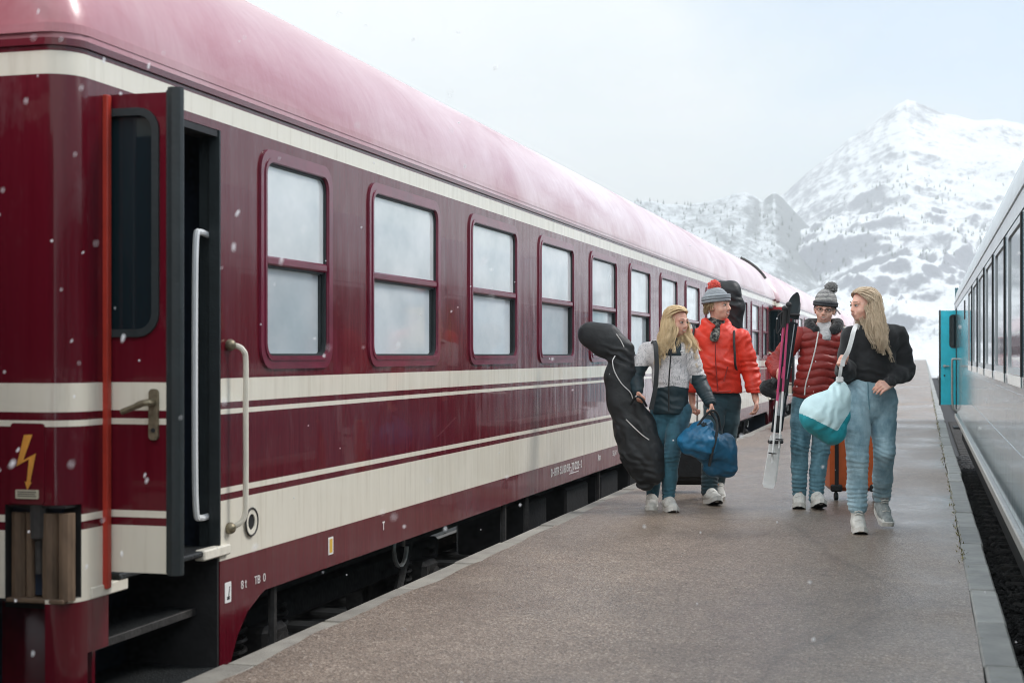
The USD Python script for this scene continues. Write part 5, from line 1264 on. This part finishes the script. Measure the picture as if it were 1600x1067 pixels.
# ---- fourth walker: woman in black jumper looking to her friend
def walker_black():
    Z = 10.5; P = pix(Z)
    p = person('woman in black jumper and light jeans with long ash blonde hair seen in profile', Z, (1355, 828))
    hc, fw = P(1351, 478, .0), -FWD * .30 - RIGHT * .95 + np.array([0, 0, -.04]); R = basis(fw); s = 1.0
    nk = P(1362, 512, .02)
    shR, shL = P(1330, 526, -.02), P(1402, 524, .04)
    elR, wrR = P(1325, 584, .0), P(1317, 572, -.22)
    elL, wrL = P(1411, 578, .06), P(1391, 600, -.16)
    hpR, hpL = P(1338, 628, -.02), P(1378, 628, .02)
    knR, anR = P(1340, 716, -.12), P(1340, 797, -.10)
    knL, anL = P(1382, 704, -.02), P(1378, 781, .22)
    lo, hi = bounds([hc, shR, shL, elR, elL, wrR, wrL, anR, anL], .17)
    B = Field(lo, hi, .0055)
    W = head(B, hc, R, s, smile=False)
    B.cap(nk - np.array([0, 0, .03]), hc + np.array([0, 0, -.06]) + FWD * .015, .050, .047, .03)
    sp = (shR + shL) / 2; pel = (hpR + hpL) / 2
    B.chain([sp, sp * .5 + pel * .5, pel], [.10, .09, .10], .05, flat=(FWD, .7))
    B.cap(shR, shL, .055, .055, .05)
    for a, e, w_ in ((shR, elR, wrR), (shL, elL, wrL)):
        B.chain([a, e, w_], [.042, .036, .026], .02)
    for a, kx, an in ((hpR, knR, anR), (hpL, knL, anL)):
        B.chain([a, kx, an], [.072, .048, .036], .02); B.cap(an, np.array([an[0], an[1], min(an[2], .12)]), .034, .026, .02); B.cap(np.array([an[0], an[1], an[2] - .05]), an - FWD * .08 - np.array([0, 0, .075]), .018, .012, .02)
    hand(B, wrR, P(1312, 562, -.28) - wrR, RIGHT * .4 + np.array([0, 0, -.2]) - FWD * .1, np.array([0, 0, 1.0]) - .2 * RIGHT, 1.0, 1.0)
    hand(B, wrL, P(1378, 604, -.22) - wrL, -RIGHT * .2 + FWD * .6 + np.array([0, 0, -.6]), np.array([0, 0, 1.0]) - .6 * RIGHT, 1.0, .45)
    obj('body', B.mesh(), M['skin2'], p, smooth=True)
    face_parts(p, W, R, s, open_smile=False)
    J = Field(*bounds([hpR, hpL, knR, knL, anR, anL], .18), .006)
    J.chain([P(1357, 592, .0), P(1357, 610, .0), pel], [.146, .150, .156], .05, flat=(FWD, .74))
    J.cap(hpR + np.array([0, 0, .02]), hpL + np.array([0, 0, .02]), .106, .106, .05)
    for a, kx, an, rr in ((hpR, knR, anR, .066), (hpL, knL, anL, .062)):
        J.chain([a, a * .5 + kx * .5, kx, kx * .45 + an * .55 + FWD * .014, an + np.array([0, 0, .03])], [.103, .091, .072, .069, rr], .02)
    J.halfspace_sub(P(0, 588, 0), (0, 0, 1))
    jm = folds(rumple(J.mesh(), .008, (5, 5, 7), 51), [(hpR, .13, (.6, 0, 1), .006, 22), (hpL, .13, (-.6, 0, 1), .006, 22), (knR, .10, (.1, 0, 1), .005, 26), (knL, .10, (.2, 0, 1), .006, 26), (anR + np.array([0, 0, .1]), .12, (0, 0, 1), .0055, 28), (anL + np.array([0, 0, .1]), .12, (0, 0, 1), .006, 28)], 55)
    jn = obj('jeans', jm, M['jean_light'], p, smooth=True)
    obj('fly_seam', tube(smooth_path([P(1356, 597, -.135), P(1357, 620, -.145), P(1359, 640, -.138)], 4), .004, 5), M['jean_mid'], jn)
    A = Field(*bounds([shR, shL, elR, elL, wrR, wrL, pel, nk], .18), .0065)
    A.cap(shR * .74 + shL * .26 - np.array([0, 0, .03]), shR * .26 + shL * .74 - np.array([0, 0, .03]), .105, .105, .04)
    A.chain([sp - np.array([0, 0, .07]), P(1362, 570, .0), P(1359, 590, .0)], [.148, .148, .150], .05, flat=(FWD, .84))
    for q_ in (shR, shL):
        A.cap(nk - np.array([0, 0, .02]), q_ - np.array([0, 0, .012]), .066, .056, .04)
    for a, e, w_ in ((shR, elR, wrR), (shL, elL, wrL)):
        A.chain([a, a * .5 + e * .5, e, e * .5 + w_ * .5, w_], [.070, .074, .078, .066, .043], .03)
    A.chain([nk - np.array([0, 0, .03]), nk + np.array([0, 0, .005])], [.075, .066], .03)
    A.halfspace_sub(P(1360, 603, 0), np.array([0, 0, -1]) + .10 * RIGHT)
    A.cap(nk, nk + np.array([0, 0, .12]), .052, .058, .004, sub=True)
    jk = obj('jumper', folds(rumple(A.mesh(), .012, (5, 5, 6), 61), [(elL, .13, elL - shL, .007, 16), (wrL, .09, (1, 0, .2), .006, 24), (elR, .10, elR - shR, .006, 18), (P(1358, 592, -.12), .16, (.4, 0, 1), .007, 15), (shL, .12, (1, 0, -.8), .006, 14)], 66), M['black_knit'], p, smooth=True)
    shoe(p, np.array([anR[0], anR[1], .094]), -FWD - .12 * RIGHT, s=1.12, mat_up='white_canvas', high=True); shoe(p, anL + np.array([0, 0, -.015]), -FWD + .05 * RIGHT, s=1.12, mat_up='grey_canvas', high=True, tilt=26)
    cap_ = Field(*bounds([hc], .16), .005)
    cap_.ell(W(0, -.014, .036), R, np.array([.085, .104, .095]) * s, .01); cap_.ell(W(0, .110, -.020), R, np.array([.092, .098, .112]) * s, .02, sub=True); cap_.halfspace_sub(W(0, 0, -.07), -R[:, 2]); cap_.halfspace_sub(W(0, .012, .05), unit(R[:, 1] * 1.0 - R[:, 2] * .45))
    def keep(d):
        return d[2] > -.45 and d[1] < -.16 + .60 * max(0, d[2] - .15)
    def fall(d):
        return R @ np.array([d[0] * .10, min(d[1], 0) * .10 - .02, 0]) - FWD * (.30 if (R @ d) @ FWD < .3 else -.05)
    lk = locks(hc, R, s, 165, 14, lambda d: .38, fall, keep, .0018, .018, .032, 26, .0135)
    obj('hair', cat(cap_.mesh(), lk), M['ash'], p, smooth=True)
    return dict(p=p, P=P, wrR=wrR)
w4 = walker_black()

# ------------------------------------------------------------------ what they carry
def carried(name, label, cat_, c):
    return T(name, label, cat_, c)

def band(pts, wd, th=.003):
    """A flat webbing strap along a path, lying across the line of sight of nobody in particular: its width runs level."""
    Q = smooth_path(pts, 5); t = np.gradient(Q, axis=0); t /= np.linalg.norm(t, axis=1, keepdims=True)
    s_ = np.cross(t, FWD); s_ /= np.linalg.norm(s_, axis=1, keepdims=True); n_ = np.cross(s_, t)
    V = np.stack([Q + s_ * wd + n_ * th, Q - s_ * wd + n_ * th, Q - s_ * wd - n_ * th, Q + s_ * wd - n_ * th], 1).reshape(-1, 3); Fq = []
    for i in range(len(Q) - 1):
        for k in range(4):
            Fq.append((i * 4 + k, i * 4 + (k + 1) % 4, i * 4 + 4 + (k + 1) % 4, i * 4 + 4 + k))
    Fq += [(3, 2, 1, 0), tuple(len(V) - 4 + np.arange(4))]
    return V, np.array(Fq)

# long black board bag hanging at the first walker's side
Z = 11.75; P = pix(Z)
bag = carried('board_bag', 'long black ski bag with white zips slung beside the blonde woman', 'ski bag', P(990, 768))
Bf = Field(*bounds([P(900, 495), P(1045, 775)], .22), .008)
Bf.chain([P(924, 524, .10), P(948, 533, .08), P(972, 545, .05)], [.105, .118, .085], .05, flat=(FWD, .62))
Bf.chain([P(972, 548, .05), P(970, 590, .04), P(975, 625, .02), P(992, 670, .0), P(1004, 712, -.02), P(1008, 752, -.02)], [.075, .115, .120, .150, .155, .070], .06, flat=(FWD, .62))
Bf.cap(P(998, 632, -.08), P(1022, 740, -.06), .03, .075, .06)
obj('bag_body', folds(rumple(Bf.mesh(), .018, (4, 4, 3), 71), [(P(972, 560, .0), .13, (.5, 0, 1), .010, 14), (P(985, 690, -.1), .22, (.8, 0, .6), .008, 11), (P(1008, 750, -.05), .14, (.2, 0, 1), .009, 16)], 75), M['black_nylon'], bag, smooth=True)
def zipline(pts, r=.0055):
    return tube(smooth_path(pts, 5), r, 6)
obj('zip', zipline([P(961, 556, -.02), P(957, 565, -.06), P(961, 582, -.07), P(972, 600, -.075), P(985, 613, -.075), P(990, 627, -.07)], .0045), M['zip'], bag)
obj('zip', zipline([P(978, 655, -.13), P(990, 667, -.14), P(1003, 679, -.14), P(1014, 687, -.13)], .0045), M['zip'], bag)
obj('zip', zipline([P(963, 522, .0), P(970, 532, .0), P(975, 542, -.01)], .0035), M['zip'], bag)
obj('carry_strap', band([P(1016, 545, .13), P(1020, 537, .05), P(1023, 535, -.045), P(1025, 546, -.112), P(1026, 575, -.140), P(1024, 606, -.145), P(1017, 640, -.15)], .018, .003), M['black_nylon'], bag)
obj('grab_handle', zipline([P(985, 632, -.10), P(992, 621, -.17), P(998, 620, -.20), P(1004, 624, -.18), P(1010, 634, -.10)], .010), M['black_nylon'], bag)

# blue holdall in the first walker's left hand
P = pix(11.65)
hb = carried('holdall', 'crumpled blue nylon holdall with black straps hanging from her hand', 'bag', P(1106, 745))
Hf = Field(*bounds([P(1055, 640), P(1155, 750)], .22), .007)
Hf.chain([P(1078, 690, -.08), P(1096, 690, -.06)], [.095, .130], .04); Hf.cap(P(1092, 668, -.06), P(1104, 664, -.03), .055, .05, .05)
hv1 = folds(rumple(Hf.mesh(), .022, (7, 7, 6), 81), [(P(1085, 670, -.1), .14, (1, 0, -.7), .010, 15), (P(1100, 700, -.1), .16, (.3, 0, 1), .009, 13)], 85)
obj('front_half', hv1, M['blue_bag'], hb, smooth=True)
Hf = Field(*bounds([P(1055, 640), P(1155, 750)], .25), .007)
Hf.chain([P(1108, 698, .0), P(1130, 708, .04)], [.130, .105], .03); Hf.cap(P(1136, 690, .05), P(1138, 728, .05), .06, .065, .04); Hf.cap(P(1112, 730, .0), P(1136, 732, .04), .07, .06, .04)
obj('back_half', folds(rumple(Hf.mesh(), .020, (7, 7, 6), 91), [(P(1125, 690, .0), .15, (1, 0, .5), .009, 13), (P(1130, 730, .0), .14, (.2, 0, 1), .008, 14)], 95), M['blue_bag_dark'], hb, smooth=True)
obj('webbing_strap', zipline([P(1111, 644, -.10), P(1120, 660, -.12), P(1119, 682, -.15), P(1113, 705, -.15), P(1108, 728, -.13)], .012), M['black_nylon'], hb)
obj('handle', zipline([P(1090, 665, -.12), P(1103, 648, -.13), P(1114, 641, -.14), P(1122, 650, -.08), P(1126, 672, -.04)], .010), M['black_nylon'], hb)
obj('printed_mark', cat(*[tube([P(1100, 664, -.12), P(1100 + 5.5 * math.cos(q), 664 + 5.0 * math.sin(q), -.122)], [.014, .005], 6) for q in np.linspace(0, 6.28, 8)[:-1]]), M['navy'], hb)

# black bag on the man's back, its top showing behind his head
P = pix(12.75)
kb = carried('ski_bag', 'black padded ski bag on the back of the man in the red jacket', 'ski bag', P(1140, 620))
Kf = Field(*bounds([P(1115, 435), P(1165, 640)], .16), .008)
Kf.chain([P(1126, 450, .0), P(1141, 456, .0), P(1147, 480, .0), P(1146, 530, .02), P(1140, 590, .04)], [.060, .085, .080, .070, .060], .04)
obj('bag_body', folds(rumple(Kf.mesh(), .015, (6, 6, 5), 101), [(P(1140, 475, -.05), .12, (.5, 0, 1), .008, 14)], 101), M['black_nylon'], kb, smooth=True)
P2 = pix(12.4)
obj('shoulder_strap', zipline([P2(1146, 512, .02), P2(1147, 520, -.075), P2(1147, 535, -.125), P2(1148, 552, -.14), P2(1149, 570, -.13), P2(1152, 582, -.05)], .010), M['black_nylon'], kb)
obj('shoulder_strap', zipline([P2(1083, 508, .08), P2(1084, 514, -.0), P2(1083, 522, -.045), P2(1081, 534, -.06)], .010), M['black_nylon'], kb)

# black wheeled case behind them
P = pix(13.35)
bc = carried('suitcase', 'black wheeled suitcase rolling behind the blue holdall', 'suitcase', P(1075, 768))
b0 = P(1072, 768)
def boxy(c, w_, d_, z0, z1, bev):
    Rt = np.stack([RIGHT, FWD, [0, 0, 1.0]], 1)
    b = bx(-w_ / 2, w_ / 2, -d_ / 2, d_ / 2, z0, z1, bev); v = np.array(b.vertices) @ Rt.T
    return v + np.array([c[0], c[1], 0]), np.array(b.faces)
obj('shell', boxy(b0, .40, .24, .075, .62, .04), M['case_black'], bc)
for x in (-.15, .15):
    w_ = obj('wheel', cyl(b0 * np.array([1, 1, 0]) + RIGHT * x - FWD * .10 + np.array([0, 0, .035]), RIGHT, .035, .03, 16), M['rubber'], bc)
    obj('wheel_fork', tube([b0 * np.array([1, 1, 0]) + RIGHT * x - FWD * .10 + np.array([0, 0, .045]), b0 * np.array([1, 1, 0]) + RIGHT * x - FWD * .09 + np.array([0, 0, .09])], .014, 6), M['case_black'], bc)
obj('front_pocket', boxy(b0 - FWD * .128, .32, .03, .14, .42, .012), M['black_nylon'], bc)
obj('pull_handle', cat(tube([b0 * np.array([1, 1, 0]) + RIGHT * x + np.array([0, 0, zz]) for x, zz in ((-.10, .61), (-.10, .88), (.10, .88), (.10, .61))], .010, 6)), M['steel'], bc)

# orange hard case behind the woman in black
P = pix(12.75)
b0 = P(1332, 776); b0[2] = 0
oc = carried('suitcase', 'orange hard shell suitcase with black ribs behind the woman in black', 'suitcase', b0)
g0 = np.array([b0[0], b0[1], 0.0])
obj('shell', boxy(b0, .435, .27, .075, .60, .035), M['orange'], oc)
obj('lid_top', boxy(b0, .415, .25, .598, .622, .010), M['orange_bright_lit'], oc)  # brighter orange paints the light falling on the top face
for x in (-.165, -.055, .055, .165):
    obj('rib', boxy(b0 + RIGHT * x - FWD * .137, .034, .014, .10, .585, .004), M['case_black'], oc)
for x in (-.165, .165):
    obj('corner_guard', boxy(b0 + RIGHT * x - FWD * .128, .10, .04, .072, .135, .012), M['case_black'], oc)
    obj('wheel', cyl(g0 + RIGHT * x - FWD * .11 + np.array([0, 0, .032]), RIGHT, .032, .028, 16), M['rubber'], oc)
    obj('wheel_fork', tube([g0 + RIGHT * x - FWD * .11 + np.array([0, 0, .04]), g0 + RIGHT * x - FWD * .10 + np.array([0, 0, .085])], .013, 6), M['case_black'], oc)
obj('pull_handle', tube([g0 + RIGHT * x + FWD * .09 + np.array([0, 0, zz]) for x, zz in ((.06, .60), (.06, .93), (.19, .93), (.19, .60))], .011, 6), M['orange_bright_lit'], oc)

# pale aqua kit bag on a white strap
P = pix(10.25)
ab = carried('kit_bag', 'pale aqua and turquoise dry bag hanging on a white strap', 'bag', P(1290, 694))
Af = Field(*bounds([P(1245, 585), P(1332, 700)], .2), .007)
Af.cap(P(1309, 622, .0), P(1283, 648, .0), .085, .140, .05); Af.cap(P(1283, 648, .0), P(1300, 672, .0), .135, .100, .05); Af.cap(P(1312, 604, .0), P(1316, 650, .0), .045, .055, .05)
Am = folds(rumple(Af.mesh(), .010, (5, 5, 5), 111), [(P(1311, 605, -.05), .09, (1, 0, .2), .006, 22), (P(1290, 660, -.1), .16, (1, 0, -.4), .006, 12)], 115)
x0 = P(1303, 660, 0)
def seam3(c):
    q = c - x0; x, z = q @ RIGHT, q[:, 2]
    return z > np.where(x < 0, -.50 * x - .055, 1.30 * x - .055)
up_, dn_ = split(Am, seam3)
obj('upper_panel', up_, M['aqua'], ab, smooth=True); obj('base_panel', dn_, M['aqua_dark'], ab, smooth=True)
obj('strap', cat(band([P(1342, 512, .08), P(1338, 509, .0), P(1334, 517, -.075), P(1330, 533, -.105), P(1325, 549, -.11), P(1318, 562, -.08), P(1316, 572, -.08)], .015), band([P(1314, 572, -.08), P(1313, 582, -.07), P(1311, 593, -.04), P(1309, 604, -.03)], .011)), M['strap_white'], ab)
obj('buckle', boxy(P(1312, 592, -.05), .05, .02, P(1312, 594)[2] - .015, P(1312, 594)[2] + .025, .006), M['strap_white'], ab)

# skis and poles carried by the third walker
def ski_mesh(a, b, face, side_sign, parts):
    """A ski from its tail a to its tip b; face is the way the top sheet looks. Returns lists of meshes cut along the length."""
    ax = unit(b - a); Ln = np.linalg.norm(b - a); face = unit(face - ax * (face @ ax)); sd_ = np.cross(ax, face)
    t = np.linspace(0, 1, 61)
    wid = .036 + .013 * (np.abs(2 * t - 1.06)) ** 2.2
    wid = wid * np.sqrt(np.clip((1.0 - t) / .045, 0.02, 1)) * np.sqrt(np.clip(t / .010 + .55, 0, 1))
    lift = -.0 + .055 * np.clip((t - .90) / .10, 0, 1) ** 2 + .010 * np.clip((.03 - t) / .03, 0, 1) ** 2
    th = .005 + .007 * np.exp(-((t - .48) / .25) ** 2)
    C = a + np.outer(t * Ln, ax) + np.outer(lift, face)
    out = []
    for lo_, hi_ in parts:
        sel = np.where((t >= lo_ - 1e-6) & (t <= hi_ + 1e-6))[0]
        V, Fq = [], []
        for i in sel:
            V += [C[i] + sd_ * wid[i] + face * th[i], C[i] - sd_ * wid[i] + face * th[i], C[i] - sd_ * wid[i] - face * th[i] * .6, C[i] + sd_ * wid[i] - face * th[i] * .6]
        for i in range(len(sel) - 1):
            for k in range(4):
                Fq.append((i * 4 + k, i * 4 + (k + 1) % 4, i * 4 + 4 + (k + 1) % 4, i * 4 + 4 + k))
        Fq += [(3, 2, 1, 0), tuple(len(V) - 4 + np.arange(4))]
        out.append((np.array(V), np.array(Fq)))
    return out, ax, face, sd_
P = pix(11.72)
sk = carried('ski_pair', 'pair of dark skis with white tails held upright by person in glasses', 'skis', P(1200, 762))
cuts = [(0, .27), (.27, .86), (.86, 1.0)]
for j, (du, dd, fc) in enumerate(((0, 0.0, -FWD + .15 * RIGHT), (5, .035, FWD - .15 * RIGHT))):
    (tail, mid_, tip), ax, face, sd_ = ski_mesh(P(1200 + du * .6, 762 - du, dd), P(1242 + du * .7, 457 + du * .4, dd), fc, 1, cuts)
    sm = obj('ski', mid_, M['ski_top'], sk, smooth=20)
    obj('tail', tail, M['ski_white'], sm, smooth=20); obj('tip', tip, M['ski_tip'], sm, smooth=20)
    a0 = P(1200 + du * .6, 762 - du, dd); Ln = np.linalg.norm(P(1242, 457) - P(1200, 762))
    obj('edge_stripe', cat(tube([a0 + ax * Ln * .28 + sd_ * .028 + face * .013, a0 + ax * Ln * .84 + sd_ * .028 + face * .012], .004, 5), bx(0, .001, 0, .001, 0, .001)) if False else tube([a0 + ax * Ln * .28 + sd_ * .028 + face * .013, a0 + ax * Ln * .84 + sd_ * .028 + face * .012], .004, 5), M['ski_grey'], sm)
    obj('graphic', tube([a0 + ax * Ln * .30 - sd_ * .015 + face * .0135, a0 + ax * Ln * .62 - sd_ * .015 + face * .0135], .007, 5), M['pink'] if j == 0 else M['ski_grey'], sm)
    for f0, f1, hgt in ((.30, .37, .045), (.49, .56, .05)):
        c0, c1_ = a0 + ax * Ln * f0, a0 + ax * Ln * f1
        bd = trimesh.convex.convex_hull(np.array([c + sd_ * x + face * y for c, hh in ((c0, hgt), (c1_, hgt * .8)) for x in (-.030, .030) for y in (.012, hh)]))
        obj('binding', bd, M['black'], sk)
    obj('binding_plate', tube([a0 + ax * Ln * .36 + face * .018, a0 + ax * Ln * .50 + face * .018], .018, 6), M['ski_grey'], sk)
for vv_ in ((1237.5, 492), (1212, 690)):
    c = P(vv_[0], vv_[1], .017)
    obj('ski_strap', tube([c + RIGHT * x + FWD * y for x, y in ((-.048, -.03), (.048, -.03), (.05, .0), (.048, .045), (-.048, .045), (-.05, 0), (-.048, -.03))], .014, 6), M['black'], sk)
def pole(label, ua, va, ub, vb, dd):
    a, b = P(ua, va, dd), P(ub, vb, dd); ax = unit(b - a)
    t = carried('ski_pole', label, 'ski pole', b); tag(t, group='pair of ski poles')
    sh = obj('shaft', tube([a, a * .45 + b * .55], .0085, 8), M['pink'], t)
    obj('lower_shaft', tube([a * .45 + b * .55, b], [.0085, .007], 8), M['ski_white'], sh)
    obj('grip', tube([a - ax * .13, a - ax * .10, a - ax * .02, a + ax * .01], [.020, .017, .015, .018], 10), M['black'], t)
    obj('grip_cap', trimesh.creation.icosphere(subdivisions=2, radius=.024).apply_translation(a - ax * .135), M['black'], t)
    obj('basket', cyl(b - ax * .07, ax, .032, .008, 16), M['black'], t)
    obj('wrist_strap', zipline([a - ax * .12, a - ax * .07 - RIGHT * .05, a + ax * .06 - RIGHT * .045, a + ax * .01 - RIGHT * .01], .006), M['black'], t)
pole('pink ski pole nearer the skis in the same hand', 1230.5, 503, 1217, 700, -.07)
pole('pink and white ski pole farther left of the skis', 1224, 509, 1206, 722, -.09)
# black mitten dangling under the hand that holds the skis
P = pix(11.85)
mt = carried('mitten', 'black mitten hanging below the hand with the skis', 'mitten', P(1201, 622))
Mf = Field(*bounds([P(1190, 590), P(1215, 625)], .1), .006)
Mf.cap(P(1208, 600), P(1199, 606), .045, .062, .03, flat=(FWD, .7)); Mf.cap(P(1202, 612), P(1210, 618), .035, .025, .02)
obj('mitten_body', rumple(Mf.mesh(), .012, (25, 25, 25), 121), M['black_fleece'], mt, smooth=True)
obj('cuff', tube([P(1213, 594), P(1207, 600)], [.036, .042], 10), M['black_nylon'], mt)

# ------------------------------------------------------------------ falling snow
rs = np.random.default_rng(12)
iv2, if2 = iv, ifc
fv, ff2 = [], []
n_ = 0
for k in range(620):
    near = k < 60
    dpt = 2.0 + 2.6 * rs.random() if near else 3.5 + 22 * rs.random()
    u_ = (rs.random() ** 1.8 * 800 - 20) if near else rs.random() * 1640 - 20
    q = at(u_, rs.random() * 1080, dpt)
    if q[0] < SX + .05 or q[0] > RX - .03 or q[2] < .03 or (u_ > 420 + 400 * rs.random() and q[2] > 1.9):
        continue
    r_ = (.0018 + .0036 * rs.random() ** 2.5) if near else .0028 + .002 * rs.random()
    st = np.array([.8, .8, 2.1]) if near else np.array([1, 1, 1.2]); ang_ = rs.random() * .8
    v_ = iv2 * r_ * st * (.8 + .4 * rs.random((12, 1)))
    cA, sA = math.cos(ang_), math.sin(ang_)
    v_ = v_ @ np.array([[cA, 0, -sA], [0, 1, 0], [sA, 0, cA]])
    fv.append(v_ + q); ff2.append(if2 + 12 * n_); n_ += 1
M['flake'] = usdkit.material(stage, L + 'snowflake', {'d': ('diffuse_bsdf', {'color': (.9, .9, .92)}), 't': ('translucent_bsdf', {'color': (.9, .9, .92)}), 'tr': ('transparent_bsdf', {}), 'm': ('mix_closure', {'fac': .5}), 'm2': ('mix_closure', {'fac': .5})},
    [('d.BSDF', 'm.closure1'), ('t.BSDF', 'm.closure2'), ('m.closure', 'm2.closure1'), ('tr.BSDF', 'm2.closure2')], surface='m2.closure')
fl = obj('falling_snow', (np.vstack(fv), np.vstack(ff2)), M['flake'], smooth=True)
tag(fl, 'loose white snowflakes drifting down over the platform', 'snow', kind='stuff')
